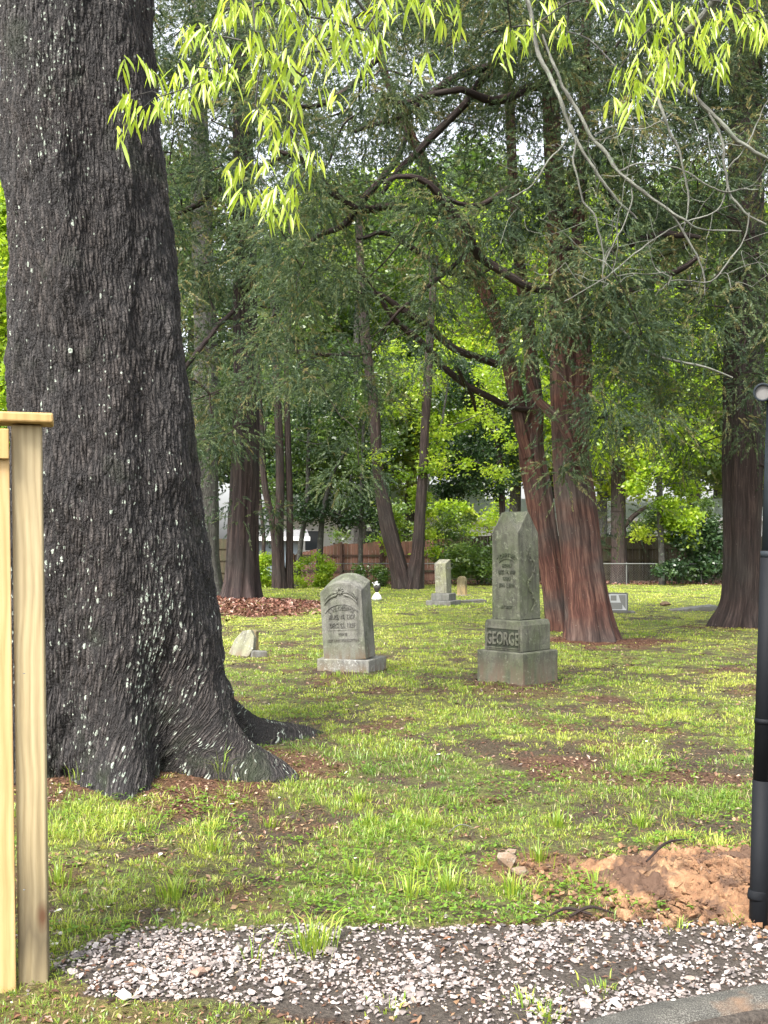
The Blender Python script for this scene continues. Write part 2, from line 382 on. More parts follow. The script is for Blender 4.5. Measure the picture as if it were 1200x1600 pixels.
# ground sheet
def ground():
    ys = [-6.0]
    while ys[-1] < 420: 
        y = ys[-1]; ys.append(y+(.6 if y < 2 else max(.022, abs(y-2)*.0085)))
    ys = np.array(ys); a = np.linspace(-1, 1, 420); xs = np.sinh(a*5.6)/np.sinh(5.6)*260
    # finer near the axis
    X, Y = np.meshgrid(xs, ys); Z = gh(X, Y); Z = Z-.02*sst(44, 60, Y)
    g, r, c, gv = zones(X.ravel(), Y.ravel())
    n, m = X.shape; i = np.arange(n-1)[:, None]*m; j = np.arange(m-1)[None, :]
    Q = np.stack([i+j, i+j+1, i+m+j+1, i+m+j], -1).reshape(-1, 4)
    V = np.stack([X, Y, Z], -1).reshape(-1, 3)
    t = NT('ground_soil'); o = t.obj(); z1 = t.n('SeparateXYZ', {'Vector': t.attr('zone', True)}); gg, rr, cc = z1.outputs
    gv_ = t.attr('gv')
    n1 = t.noise(o, 55, 6, .7); n2 = t.noise(o, 14, 5, .65); n3 = t.noise(o, 2.2, 4)
    ch = t.vor(t.warp(t.mapv(o, (1, .7, 1)), 30, .03), 75); 
    soil = t.ramp(n1, [(.3, (.022, .015, .011)), (.5, (.055, .036, .026)), (.66, (.115, .078, .055)), (.8, (.20, .15, .11))])
    red = t.ramp(n1, [(.3, (.035, .014, .009)), (.52, (.115, .045, .028)), (.72, (.22, .11, .07))])
    clay = t.ramp(n2, [(.3, (.16, .075, .035)), (.6, (.38, .20, .10)), (.8, (.5, .31, .18))])
    gr = t.ramp(t.noise(o, 32, 5, .7), [(.34, (.045, .05, .014)), (.5, (.17, .22, .04)), (.66, (.36, .42, .08)), (.8, (.48, .49, .16))])
    ysep = t.n('SeparateXYZ', {'Vector': o}).outputs[1]
    far = t.ramp(t.math('DIVIDE', ysep, 40.0, clamp=True), [(.2, 0.0), (.5, .75)])
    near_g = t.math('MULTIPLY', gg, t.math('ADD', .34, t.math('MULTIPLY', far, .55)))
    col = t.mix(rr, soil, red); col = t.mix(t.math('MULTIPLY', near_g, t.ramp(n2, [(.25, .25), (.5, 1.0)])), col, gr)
    col = t.mix(cc, col, clay)
    col = t.mix(gv_, col, t.ramp(n1, [(.3, (.03, .024, .02)), (.6, (.09, .075, .062)), (.8, (.2, .17, .15))]))
    h = t.math('ADD', n1, t.math('ADD', t.math('MULTIPLY', n2, .8), t.math('MULTIPLY', ch, -.25)))
    rough = t.ramp(n3, [(.4, .55), (.6, .85)])
    m = t.bsdf(col, rough, .3, bump=h, bs=.9, bd=.025)
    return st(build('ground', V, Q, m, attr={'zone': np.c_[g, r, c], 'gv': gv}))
ground()

# ------------------------------------------------------------------ grass
def blades(base, n_tuft, dirn, length, width, curve, var):
    "base (N,3), dirn angle (N), all arrays; two-segment blades"
    N = len(base); d = np.c_[np.cos(dirn), np.sin(dirn), np.zeros(N)]
    a = rng.uniform(0, 2*np.pi, N); sd = np.c_[np.cos(a), np.sin(a), np.zeros(N)]*.55+np.c_[-np.sin(dirn), np.cos(dirn), np.zeros(N)]*.7
    up = np.array([0, 0, 1.0]); c = curve[:, None]; L = length[:, None]; w = width[:, None]/2
    p1 = base+(d*c*.30+up*(.55-.12*c))*L; p2 = base+(d*c*.95+up*(.95-.55*c))*L
    V = np.stack([base-sd*w, base+sd*w, p1+sd*w*.85, p1-sd*w*.85, p2], 1).reshape(-1, 3)
    i = np.arange(N)[:, None]*5
    Q = i+np.array([[0, 1, 2, 3]]); T = i+np.array([[3, 2, 4]])
    return V, Q, T, np.repeat(var, 5)
def grass():
    out = []; allv = []
    def band(y0, y1, per_m2, nb, L, W, spread, k=1.0):
        marg = .5
        A = (y1-y0)*(.78*(y0+y1)/2+2*marg); n = int(A*per_m2)
        y = np.sqrt(rng.uniform(y0**2, y1**2, n)); x = rng.uniform(-1, 1, n)*(.39*y+marg)
        g, r, c, gv = zones(x, y); keep = rng.uniform(0, 1, n) < g*.98+.012*(gv < .5)*(curb_side(x, y) > .1)
        keep &= np.hypot(x-OAK[0], y-OAK[1]) > .82
        x, y, g = x[keep], y[keep], g[keep]; n = len(x)
        size = rng.lognormal(0, .28, n)*(.7+.55*sst(.42, .62, fbm(x*1.3, y*1.3, 0, 77)))*(.75+.3*g)
        hue = np.clip(.5-.16*sst(10, 5, y)+.14*sst(10, 20, y)+.9*(fbm(x*.8, y*.8, 0, 33)-.5)+rng.normal(0, .13, n), 0, 1)
        N = n*nb; R = lambda v: np.repeat(v, nb)
        th = rng.uniform(0, 2*np.pi, N); rr = np.abs(rng.normal(0, spread, N))*R(size)
        bx, by = R(x)+np.cos(th)*rr, R(y)+np.sin(th)*rr
        bz = gh(bx, by)-.004; B = np.c_[bx, by, bz]
        ll = L*R(size)*rng.uniform(.45, 1.15, N)*k; ww = W*rng.uniform(.7, 1.3, N)
        cv = np.clip(.42+rr/(spread*R(size)+1e-6)*.34+rng.normal(0, .15, N), .05, 1.1)
        var = np.clip(R(hue)+rng.normal(0, .10, N), .02, .90)
        dead = rng.uniform(0, 1, N) < .10; var = np.where(dead, rng.uniform(.93, 1, N), var)
        out.append(blades(B, nb, th+rng.normal(0, .5, N), ll, ww, cv, var))
    band(2.6, 3.7, 600, 14, .038, .0028, .03); band(3.5, 6.0, 400, 20, .048, .0032, .036)
    band(6.0, 9.0, 300, 18, .044, .0042, .042); band(9, 14, 190, 15, .036, .0062, .05)
    band(14, 22, 100, 12, .035, .010, .07); band(22, 37.5, 36, 9, .045, .020, .11)
    # small round leaved weeds between the tufts
    n = 9000; y = 2.9+rng.uniform(0, 1, n)**1.3*9; x = rng.uniform(-1, 1, n)*(.4*y+.3); g, r, c, gv = zones(x, y)
    k = (fbm(x*2.1, y*2.1, 0, 133) > .53) & (gv < .5) & (y > 3.75) & (np.hypot(x-OAK[0], y-OAK[1]) > .9); x, y = x[k], y[k]; x = np.repeat(x, 5)+rng.normal(0, .018, len(x)*5); y = np.repeat(y, 5)+rng.normal(0, .018, len(x))
    n = len(x); a = rng.uniform(0, 6.28, n); d = nrm(np.c_[np.cos(a), np.sin(a), rng.uniform(-.1, .5, n)]); s = np.c_[-np.sin(a), np.cos(a), np.zeros(n)]; L_ = rng.uniform(.010, .024, n)[:, None]
    p = np.c_[x, y, gh(x, y)+rng.uniform(.006, .03, n)]; V = np.stack([p-s*L_*.12, p+s*L_*.12, p+d*L_*.6+s*L_*.4, p+d*L_*.6-s*L_*.4, p+d*L_*1.1], 1).reshape(-1, 3); i = np.arange(n)[:, None]*5
    out.append((V, i+np.array([[0, 1, 2, 3]]), i+np.array([[3, 2, 4]]), np.repeat(rng.uniform(0, .3, n), 5)))
    # longer clumps: on the gravel, by the oak, before the gravel edge
    for px, py, s, nb in [(480, 1490, .19, 60), (500, 1480, .17, 40), (395, 1500, .15, 12), (660, 1350, .11, 70), (560, 1365, .12, 70), (270, 1400, .11, 120), (560, 1250, .10, 120),
                          (800, 1395, .12, 90), (840, 1345, .13, 60), (345, 1225, .26, 26), (300, 1210, .20, 16), (125, 1235, .17, 30), (575, 1290, .10, 80), (870, 1290, .10, 100),
                          (660, 1290, .10, 90), (1000, 1290, .10, 90), (640, 1400, .13, 60), (330, 1330, .11, 60), (700, 1390, .12, 70), (90, 1380, .13, 60), (930, 1390, .12, 30),
                          (610, 1575, .04, 30), (850, 1590, .05, 50), (945, 1545, .05, 50), (830, 1570, .05, 40), (1060, 1450, .06, 20), (225, 1300, .09, 60), (420, 1290, .09, 50),
                          (505, 1065, .10, 40), (530, 1062, .10, 40), (595, 1062, .08, 30), (790, 1078, .06, 20), (845, 1076, .06, 20), (880, 1070, .06, 14), (760, 1074, .07, 20)]:
        D = DG(py); x, y = (px-CX)/F*D, D; th = rng.uniform(0, 2*np.pi, nb); rr = np.abs(rng.normal(0, .045, nb))
        bx, by = x+np.cos(th)*rr, y+np.sin(th)*rr
        out.append(blades(np.c_[bx, by, gh(bx, by)-.004], nb, th, s*rng.uniform(.5, 1.2, nb), .0045*rng.uniform(.8, 1.5, nb), np.clip(rng.normal(.45, .2, nb), .1, 1.0), np.clip(rng.normal(.42, .16, nb), .05, .9)))
    n0 = 0; V, Q, T, A = [], [], [], []
    for v, q, t, a in out: V.append(v); Q.append(q+n0); T.append(t+n0); A.append(a); n0 += len(v)
    m = leaf_mat('grass_blades', [(0, (.085, .18, .028)), (.3, (.20, .33, .042)), (.6, (.40, .48, .06)), (.88, (.60, .64, .13)), (.92, (.36, .29, .15)), (1, (.5, .42, .25))], .4, .03, (1, 1, .6))
    o = build('grass', np.concatenate(V), [np.concatenate(Q), np.concatenate(T)], m, attr={'var': np.concatenate(A)})
    tag(o, 'short patchy yellow green grass growing across the cemetery lawn', 'grass', kind='stuff')
grass()

# ------------------------------------------------------------------ convex stones
import bmesh
def hull(n, sc=(1, 1, 1), sub=0, seed=0):
    r = np.random.default_rng(seed); p = nrm(r.normal(0, 1, (n, 3)))*r.uniform(.8, 1.1, (n, 1))*np.array(sc)
    bm = bmesh.new(); [bm.verts.new(v) for v in p]; bmesh.ops.convex_hull(bm, input=bm.verts)
    loose = [v for v in bm.verts if not v.link_faces]; bmesh.ops.delete(bm, geom=loose, context='VERTS')
    bmesh.ops.triangulate(bm, faces=bm.faces); bm.verts.index_update()
    V = np.array([v.co[:] for v in bm.verts]); T = np.array([[v.index for v in f.verts] for f in bm.faces]); bm.free(); return V, T
def rotm(n):
    q = nrm(rng.normal(0, 1, (n, 4))); w, x, y, z = q.T
    return np.stack([1-2*(y*y+z*z), 2*(x*y-z*w), 2*(x*z+y*w), 2*(x*y+z*w), 1-2*(x*x+z*z), 2*(y*z-x*w), 2*(x*z-y*w), 2*(y*z+x*w), 1-2*(x*x+y*y)], -1).reshape(n, 3, 3)
def scatter(name, pts, size, mat, hulls, flat=.7, var=None, parent=None):
    Vs, Ts, As = [], [], []; n0 = 0; idx = rng.integers(0, len(hulls), len(pts)); v = rng.uniform(0, 1, len(pts)) if var is None else var
    for k, (hv, ht) in enumerate(hulls):
        s = np.where(idx == k)[0]
        if not len(s): continue
        R = rotm(len(s)); V = np.einsum('nij,mj->nmi', R, hv); V[..., 2] *= flat
        V = V*size[s][:, None, None]+pts[s][:, None, :]
        Ts.append((ht[None]+(np.arange(len(s))*len(hv))[:, None, None]+n0).reshape(-1, 3)); Vs.append(V.reshape(-1, 3)); As.append(np.repeat(v[s], len(hv))); n0 += len(s)*len(hv)
    return build(name, np.concatenate(Vs), np.concatenate(Ts), mat, parent, False, {'var': np.concatenate(As)})
HS = [hull(13, (1, .8, .62), seed=i) for i in range(14)]
def gravel():
    n = 42000; x = rng.uniform(-1.9, 3.4, n); y = rng.uniform(2.7, 4.1, n)
    g, r, c, gv = zones(x, y); edge = fbm(x*2.2, y*2.6, 0, 61)
    k = (gv > .5) & (rng.uniform(0, 1, n) < np.clip((.42+.58*sst(.38, .54, fbm(x*4, y*4, 0, 62)))*sst(.20, .40, edge)*(1-.75*(y < 3.22)*(x < .25)), .0, 1)) & (curb_side(x, y) > .10)
    stray = (rng.uniform(0, 1, n) < .014+.10*(fbm(x*3, y*3, 0, 64) > .55)*(y < 3.95)*(y > 3.4)) & (curb_side(x, y) > .1) & (gv < .5)
    k |= stray; x, y = x[k], y[k]; n = len(x); s = rng.lognormal(math.log(.0082), .42, n)
    P3 = np.c_[x, y, gh(x, y)+s*.15+rng.uniform(0, .009, n)]
    flat_ = .55; t = NT('gravel_stone'); v = t.attr('var'); o = t.obj(); nz = t.noise(o, 70, 5, .6)
    col = t.ramp(v, [(0, (.07, .065, .065)), (.2, (.18, .16, .155)), (.5, (.29, .25, .235)), (.78, (.42, .37, .35)), (.93, (.56, .53, .51)), (1.0, (.26, .15, .10))])
    col = t.mix(t.ramp(nz, [(.35, .55), (.6, 0.0)]), col, (.16, .12, .10))
    m = t.bsdf(col, .6, .4, bump=nz, bs=.3, bd=.003)
    tag(scatter('gravel', P3, s, m, HS, .6), 'pale crushed gravel strip along the concrete curb', 'gravel', kind='stuff')
gravel()

# flat chips: dead leaves, bark mulch
def chips(name, x, y, L, W, mat, label, cat, lift=.006, tilt=.35, var=None):
    n = len(x); a = rng.uniform(0, 2*np.pi, n); z = gh(x, y)+lift*rng.uniform(.2, 1.6, n)
    d = nrm(np.c_[np.cos(a), np.sin(a), rng.normal(0, tilt, n)]); s = nrm(np.c_[-np.sin(a), np.cos(a), rng.normal(0, tilt, n)]); u = np.cross(d, s)
    c = np.c_[x, y, z]; L = L[:, None]; W = W[:, None]
    V = np.stack([c-d*L, c-d*L*.1+s*W+u*W*.35, c+d*L, c-d*L*.1-s*W+u*W*.35, c+u*W*.1], 1).reshape(-1, 3)
    i = np.arange(n)[:, None, None]*5; T = (i+np.array([[0, 4, 1], [1, 4, 2], [2, 4, 3], [3, 4, 0]])).reshape(-1, 3)
    v = rng.uniform(0, 1, n) if var is None else var
    o = build(name, V, T, mat, None, False, {'var': np.repeat(v, 5)}); tag(o, label, cat, kind='stuff'); return o
def litter():
    m = leaf_mat('litter', [(0, (.03, .016, .01)), (.35, (.09, .045, .028)), (.7, (.17, .085, .05)), (.9, (.28, .19, .11)), (1, (.42, .34, .24))], .05, .05)
    n = 260000; y = 2.9+rng.uniform(0, 1, n)**1.7*20; x = rng.uniform(-1, 1, n)*(.4*y+.4)
    g, r, c, gv = zones(x, y); k = (rng.uniform(0, 1, n) < .30+.6*r*(1-g)-.18*g) & (curb_side(x, y) > .15) & (rng.uniform(0, 1, n) > gv*.8); x, y = x[k], y[k]; n = len(x)
    sz = np.minimum(rng.lognormal(math.log(.0075), .5, n), .017)*(1+y*.05)
    chips('leaf_litter', x, y, sz, sz*rng.uniform(.15, .6, n), m, 'brown dead leaves and bark bits scattered among the grass', 'leaf litter')
    n = 16000; x = rng.uniform(-6.5, .2, n); y = rng.uniform(17.5, 27, n); g, r, c, gv = zones(x, y); k = (r > .3) & (rng.uniform(0, 1, n) < .85); x, y = x[k], y[k]; n = len(x)
    x2 = rng.uniform(-18, 18, 9000); y2 = rng.uniform(36, 40, 9000); x = np.r_[x, x2]; y = np.r_[y, y2]; n = len(x)
    sz = rng.uniform(.03, .07, n)
    m2 = leaf_mat('mulch_chip', [(0, (.05, .02, .014)), (.5, (.15, .06, .042)), (.85, (.26, .13, .09)), (1, (.34, .26, .19))], .02, .04)
    chips('mulch', x, y, sz, sz*rng.uniform(.2, .5, n), m2, 'reddish brown bark mulch mounded round the left cedar and along the far fence', 'mulch', .03, .6)
litter()

# clay heap
def clay():
    x = np.linspace(-1.15, 1.15, 260); y = np.linspace(-.75, .75, 190); X, Y = np.meshgrid(x, y)
    wx, wy = X+CLAYC[0], Y+CLAYC[1]; d = np.hypot(X/.72, Y/.46)+(fbm(wx*3.5, wy*3.5, 0, 90)-.5)*1.0
    hgt = .085*sst(1.02, .2, d); clod = sst(.35, .7, fbm(wx*9, wy*9, 0, 91)); cl2 = sst(.4, .62, fbm(wx*26, wy*26, 0, 92, 3))
    Z = hgt*(.45+.6*clod)+(.022*cl2+.018*sst(.35, .65, fbm(wx*42, wy*42, 0, 93, 2)))*sst(1.1, .8, d)-.03*sst(.85, 1.1, d)+gh(wx, wy)
    n, m = X.shape; i = np.arange(n-1)[:, None]*m; j = np.arange(m-1)[None, :]
    Q = np.stack([i+j, i+j+1, i+m+j+1, i+m+j], -1).reshape(-1, 4); V = np.stack([X, Y, Z], -1).reshape(-1, 3)
    t = NT('orange_clay'); o = t.obj(); a = t.noise(o, 6, 6, .65); b = t.noise(o, 60, 5, .7)
    col = t.ramp(a, [(.34, (.10, .055, .032)), (.5, (.24, .135, .072)), (.68, (.40, .26, .145))]); col = t.mix(t.ramp(b, [(.35, .8), (.55, 0.0)]), col, (.20, .10, .055))
    col = t.mix(t.ramp(t.noise(o, 4.5, 6, .7), [(.46, 0.0), (.56, .9)]), col, (.075, .045, .032))
    cm = t.bsdf(col, .8, .25, bump=b, bs=.8, bd=.01)
    root = thing('soil_pile', 'heap of loose orange clay dumped beside the black metal pole', 'soil pile', (*CLAYC, 0))
    build('mound', V, Q, cm, root)
    n = 5200; px = rng.normal(0, .40, n); py = rng.normal(0, .25, n); k = np.hypot(px/1.0, py/.60) < 1.05; px, py = px[k], py[k]; n = len(px)
    dd = np.hypot(px/.72, py/.46); zz = .085*sst(1.02, .2, dd)*.72+.012; s = rng.lognormal(math.log(.0105), .62, n)
    mt_ = leaf_mat('bark_bit', [(0, (.03, .018, .012)), (.6, (.12, .065, .04)), (1, (.30, .2, .12))], .02, .03); q = slice(0, 420); bits = scatter('bark_bit', np.c_[px[q], py[q], zz[q]+.012+gh(px[q]+CLAYC[0], py[q]+CLAYC[1])], np.minimum(s[q]*1.3, .03), mt_, [hull(9, (1, .3, .15), seed=90+i_) for i_ in range(4)], .6, parent=root); bits['kind'] = 'stuff'
    o = scatter('clod', np.c_[px, py, zz+gh(px+CLAYC[0], py+CLAYC[1])], np.minimum(s, .045), cm, HS, .75, parent=root); o['kind'] = 'stuff'
clay()

# curb and road
def curb():
    pts, rr = resample(np.c_[CURB, np.zeros(len(CURB))], np.ones(len(CURB)), .03)
    T = nrm(np.gradient(pts, axis=0)); Nn = np.c_[-T[:, 1], T[:, 0], np.zeros(len(T))]
    prof = [(.13, -.12), (.13, -.004), (.105, .012), (.06, .020), (.02, .018), (-.02, .004), (-.05, -.03), (-.07, -.08), (-.12, -.145), (-.42, -.15), (-.42, -.26)]
    k = len(prof); V = np.stack([pts+Nn*a+np.array([0, 0, 1.0])*b for a, b in prof], 1)
    V[..., 2] += (vn(V[..., 0]*14, V[..., 1]*14, 0, 2)-.5)*.010; n = len(pts)
    i = np.arange(n-1)[:, None]*k; j = np.arange(k-1)[None, :]
    Q = np.stack([i+j, i+j+1, i+k+j+1, i+k+j], -1).reshape(-1, 4)
    t = NT('curb_concrete'); o = t.obj(); a = t.noise(o, 7, 6, .65); b = t.noise(o, 230, 3, .8); c = t.noise(o, 2.3, 5)
    col = t.ramp(b, [(.38, (.03, .028, .024)), (.52, (.10, .095, .082)), (.66, (.28, .27, .24))]); col = t.mix(t.ramp(a, [(.38, .55), (.6, 0.0)]), col, (.035, .036, .034))
    col = t.mix(t.ramp(c, [(.57, 0.0), (.66, .6)]), col, (.24, .14, .08))
    st(build('curb', V.reshape(-1, 3), Q, t.bsdf(col, .75, .35, bump=b, bs=.9, bd=.006)))
    mb = MB(); x = np.linspace(-8, 12, 60); up = [(a, np.interp(a, CURB[:, 0], CURB[:, 1], left=-4)-.3) for a in x]
    V = [(a, -6, -.16) for a in x]+[(a, max(b, -5.9), -.16) for a, b in up]; mb.add(V, [(i, i+1, i+61, i+60) for i in range(59)])
    t = NT('asphalt'); b = t.noise(t.obj(), 160, 4, .7)
    st(mb.obj('road', t.bsdf(t.ramp(b, [(.4, .03), (.6, .08)]), .8, .3, bump=b, bs=.6)))
curb()

# ------------------------------------------------------------------ big oak
STREAK_U = 0.0
OZ = [(-.15, 172, .90), (.0, 172, .86), (.15, 171, .80), (.38, 171, .73), (.6, 170, .70), (.81, 170, .69), (1.24, 169, .655), (1.66, 167, .62), (2.1, 163, .585), (2.52, 156, .56), (3.38, 141, .525), (4.24, 122, .52), (5.1, 112, .50), (6.3, 100, .48), (8.0, 95, .44), (10.5, 110, .36)]
RMEAN = np.mean([r for _, _, r in OZ])
def oak_prof(R, th, s):
    # direction: V = pts + cos(th)*A + sin(th)*B with A=-Y, B = T x A = +X
    z = s-.15; out = R.copy()
    def lobe(ang, wd, amp, h):
        d = (th-ang+np.pi) % (2*np.pi)-np.pi
        return amp*np.exp(-(d/wd)**2)*np.exp(-np.maximum(z, 0)/h)
    tw = .05*np.sin(z*3)
    a = np.arctan2(1, 0)  # +X is th=90deg ; -Y (camera) is th=0
    out = out+lobe(np.radians(128)+tw, .20, .55, .20)+lobe(np.radians(120), .40, .34, .40)   # right rear root
    out = out+lobe(np.radians(64)+tw, .24, .44, .24)+lobe(np.radians(62), .34, .18, .5)   # right front root
    out = out+lobe(np.radians(20), .17, .34, .36)+lobe(np.radians(-35), .28, .18, .3)+lobe(np.radians(-95), .3, .4, .3)+lobe(np.radians(190), .4, .3, .3)
    out = out-lobe(np.radians(42), .15, .20, .34)-lobe(np.radians(-6), .15, .18, .36)-lobe(np.radians(98), .13, .14, .3)
    out = out*(1+.035*np.sin(5*th+z*.7)+.02*np.sin(9*th-z*1.1))
    X = np.cos(th)*3+0*z; Y = np.sin(th)*3+0*z
    return out+(fbm(X, Y, z*1.6+0*th, 7, 3)-.5)*.14+(fbm(X*3, Y*3, z*7+0*th, 19, 4)-.5)*(.05+.16*np.exp(-np.maximum(z, 0)/.25))
oak_root = thing('oak_tree', 'massive dark furrowed trunk with flaring roots and pale lichen beside the yellow pine fence', 'tree', (OAK[0], OAK[1], 0))
def oak_pts(): return np.array([[(px-175)/233.6, 0.02*z, z] for z, px, r in OZ]), np.array([r for _, _, r in OZ])
STREAK_U = .50
op, orr = oak_pts()
trunk('trunk', op, orr, bark_oak(), oak_root, k=620, step=.0125, prof=oak_prof, arc=True)

# ------------------------------------------------------------------ branch growth: reach every target from the nearest wood
def grow(seeds, srad, targets, tip=.006, seg=.45, jit=.05, sag=.06, expo=.5, up=0.0):
    nodes = [np.array(p, float) for p in seeds]; par = [-1]*len(nodes); T = np.asarray(targets, float)
    S0 = np.array(seeds, float); d0 = np.array([np.min(np.linalg.norm(S0-t, axis=1)) for t in T]); paths = []
    for ti in np.argsort(d0):
        t = T[ti]; N = np.array(nodes); D = np.linalg.norm(N-t, axis=1)+.35*np.maximum(0, N[:, 2]-t[2]-.4)
        D[:len(seeds)] *= 1.12; a = int(np.argmin(D)); L = np.linalg.norm(N[a]-t); k = max(2, int(L/seg)); path = [a]; prev = a
        perp = rng.normal(0, 1, 3)*L*.07
        for i in range(1, k+1):
            f = i/k; p = N[a]*(1-f)+t*f+perp*math.sin(math.pi*f)+np.array([0, 0, (up-sag)*L*math.sin(math.pi*f)])
            if i < k: p = p+rng.normal(0, jit, 3)*min(1, L)
            nodes.append(p); par.append(prev); prev = len(nodes)-1; path.append(prev)
        paths.append(path)
    cnt = np.zeros(len(nodes)); tips = {p[-1] for p in paths}
    for i in range(len(nodes)-1, -1, -1):
        if i in tips: cnt[i] += 1
        if par[i] >= 0: cnt[par[i]] += cnt[i]
    rad = tip*np.maximum(cnt, 1)**expo
    out = []
    for p in paths:
        if len(p) < 2: continue
        r = [min(rad[i], (rad[p[1]]*1.15 if i == p[0] else 9)) for i in p]
        g = p[0]
        while par[g] >= 0: g = par[g]
        out.append((*resample([nodes[i] for i in p], r, seg*.5), g))
    return out
def woods(name, grown, mat, parent, k=6, maxn=70):
    "one object per limb that leaves the trunk"
    gs = {}
    for p, r, g in grown: gs.setdefault(g, []).append((p, r))
    L = sorted(gs.values(), key=lambda l: -sum(len(p) for p, r in l))
    L = L[:maxn]+([sum(L[maxn:], [])] if len(L) > maxn else [])
    for i, l in enumerate(L):
        o = wood(name, l, mat, parent, k)
        if i >= maxn: o['kind'] = 'stuff'
def wood(name, lst, mat, parent, k=6):
    V, Fq, U = tubes(lst, k); return build(name, V-np.array(parent.location), Fq, mat, parent, True, uv=U)

def rhombs(p, d, L, W, var, fold=.0, droop=None):
    n = len(p); r = nrm(rng.normal(0, 1, (n, 3))); s = nrm(np.cross(d, r)); L = np.asarray(L)[:, None]; W = np.asarray(W)[:, None]
    V = np.stack([p, p+d*L*.45+s*W*.5, p+d*L, p+d*L*.45-s*W*.5], 1).reshape(-1, 3)
    return V, (np.arange(n)[:, None]*4+np.array([[0, 1, 2, 3]])), np.repeat(var, 4)
def sprays(centres, radii, per, L=.34, sub=15, leaf=.11, wid=.013, droop=.75, out=.55, tone=None):
    "feathery drooping conifer sprays round each centre"
    c = np.repeat(centres, per, 0); R = np.repeat(radii, per)[:, None]; n = len(c)
    o = rng.normal(0, .5, (n, 3))*np.array([1, 1, .65]); o *= np.minimum(1, 1.25/np.maximum(np.linalg.norm(o, axis=1, keepdims=True), .01)); p = c+o*R
    d = nrm(nrm(o+1e-3)*out+np.array([0, 0, -droop])+rng.normal(0, .35, (n, 3)))
    LL = L*rng.uniform(.55, 1.25, n); tn = np.clip(.5+rng.normal(0, .2, n)+(0 if tone is None else np.repeat(tone, per)), 0, 1)
    t = rng.uniform(0, 1, (n, sub)); pp = p[:, None]+d[:, None]*(t*LL[:, None])[..., None]
    pp[..., 2] -= (t*LL[:, None])**2*.5
    sd = nrm(rng.normal(0, 1, (n, sub, 3))); dd = nrm(d[:, None]*1.0+sd*.62+np.array([0, 0, -.25]))
    N = n*sub; ll = (leaf*(1.15-.6*t)*rng.uniform(.7, 1.3, (n, sub))).reshape(N); var = np.clip(np.repeat(tn, sub)+rng.normal(0, .08, N), 0, 1)
    return rhombs(pp.reshape(N, 3), dd.reshape(N, 3), ll, wid*rng.uniform(.7, 1.3, N), var)
def leaves(centres, radii, per, size=.10, wid=.6, flat=.7, tone=None, hang=.3):
    c = np.repeat(centres, per, 0); R = np.repeat(radii, per)[:, None]; n = len(c)
    o = rng.normal(0, .52, (n, 3))*np.array([1, 1, flat]); p = c+o*R
    d = nrm(rng.normal(0, 1, (n, 3))*np.array([1, 1, .55])+np.array([0, 0, -hang])); s = size*rng.uniform(.55, 1.3, n)
    tn = np.clip(.5+rng.normal(0, .16, n)+(0 if tone is None else np.repeat(tone, per)), 0, 1)
    return rhombs(p, d, s, s*wid, tn)
def foliage(name, parts, mat, parent):
    V, Fq, A = parts; return build(name, V-np.array(parent.location), Fq, mat, parent, True, {'var': A})

CEDG = leaf_mat('cedar_foliage', [(0, (.026, .046, .030)), (.35, (.060, .094, .055)), (.62, (.102, .148, .074)), (.85, (.16, .195, .090)), (1, (.25, .21, .10))], .42, .012, (1, 1, .6))
RED = bark_cedar('cedar_bark_red', (.014, .007, .006), (.070, .030, .023), (.17, .085, .06))
DARKB = bark_cedar('cedar_bark_dark', (.008, .007, .007), (.030, .020, .018), (.075, .052, .045), gk=.6)
PINEB = bark_cedar('bark_dark_plated', (.006, .005, .005), (.022, .014, .014), (.07, .05, .045), .6, gk=.4)
GREYB = bark_grey('bark_grey', (.022, .021, .02), (.085, .08, .072))
LICHB = bark_grey('bark_lichen_twig', (.045, .042, .036), (.26, .265, .225))

def flare(amp, h, n, ph, flute=.06, hz=1.2):
    def f(R, th, s):
        z = s; k = 1+amp*np.exp(-z/h)*(.55+.45*np.cos(n*th+ph+.4*np.sin(2*th)))+flute*np.sin(n*th+ph+z*.35)*np.exp(-z/hz*.25)+.03*np.sin(2*n*th-z*.8)
        X = np.cos(th)*2.4+0*z; Y = np.sin(th)*2.4+0*z
        return R*(k+(fbm(X, Y, z*.8+0*th, int(ph*10)+3, 3)-.5)*.22)
    return f
def pxl(pts, D, dD=None):
    "pixel polyline with pixel radii -> metres at depth D"
    out, r = [], []
    for i, q in enumerate(pts):
        d = D if len(q) < 4 else q[3]
        out.append(P(q[0], q[1], d)); r.append(q[2]/F*d)
    return np.array(out), np.array(r)
def root_loc(px, D): x = (px-CX)/F*D; return (x, D, float(gh(x, D)))

# cover of the conifer foliage, read per 80 px cell (columns from x=200, rows from y=-40)
COV = """
9999888999999
9986678998788
9999866778888
9999765567777
9997554788876
9997537788876
9998675389974
8897532278863
7886321145564
0782210023430
0430000002110
""".split()
TREES = {}
def cedar(key, label, px, D, stems, mat, amp=.5, hgt=.5, n=6, ph=1.0, k=64, group='old red cedars standing among the graves'):
    t = thing('cedar_tree', label, 'tree', root_loc(px, D), 0, group)
    seeds = []
    for q, (pts, d) in enumerate(stems):
        p, r = pxl(pts, d)
        if pts[0][1] > 880: p = np.vstack([p[0]+(p[0]-p[1])*.08/max(.01, np.linalg.norm(p[0]-p[1])), p]); r = np.append(r[0], r); p[0, 2] = min(p[0, 2], -.06)
        trunk('trunk' if q == 0 else 'stem', p-np.array(t.location), r, mat, t, k, .07, flare(amp if pts[0][1] > 880 else .0, hgt, n, ph+q, .10))
        pp, rr = resample(p, r, .4); seeds += [x for x in pp if x[2] > 1.7]
    TREES[key] = dict(o=t, seeds=seeds, c=[], D=D)
    return t
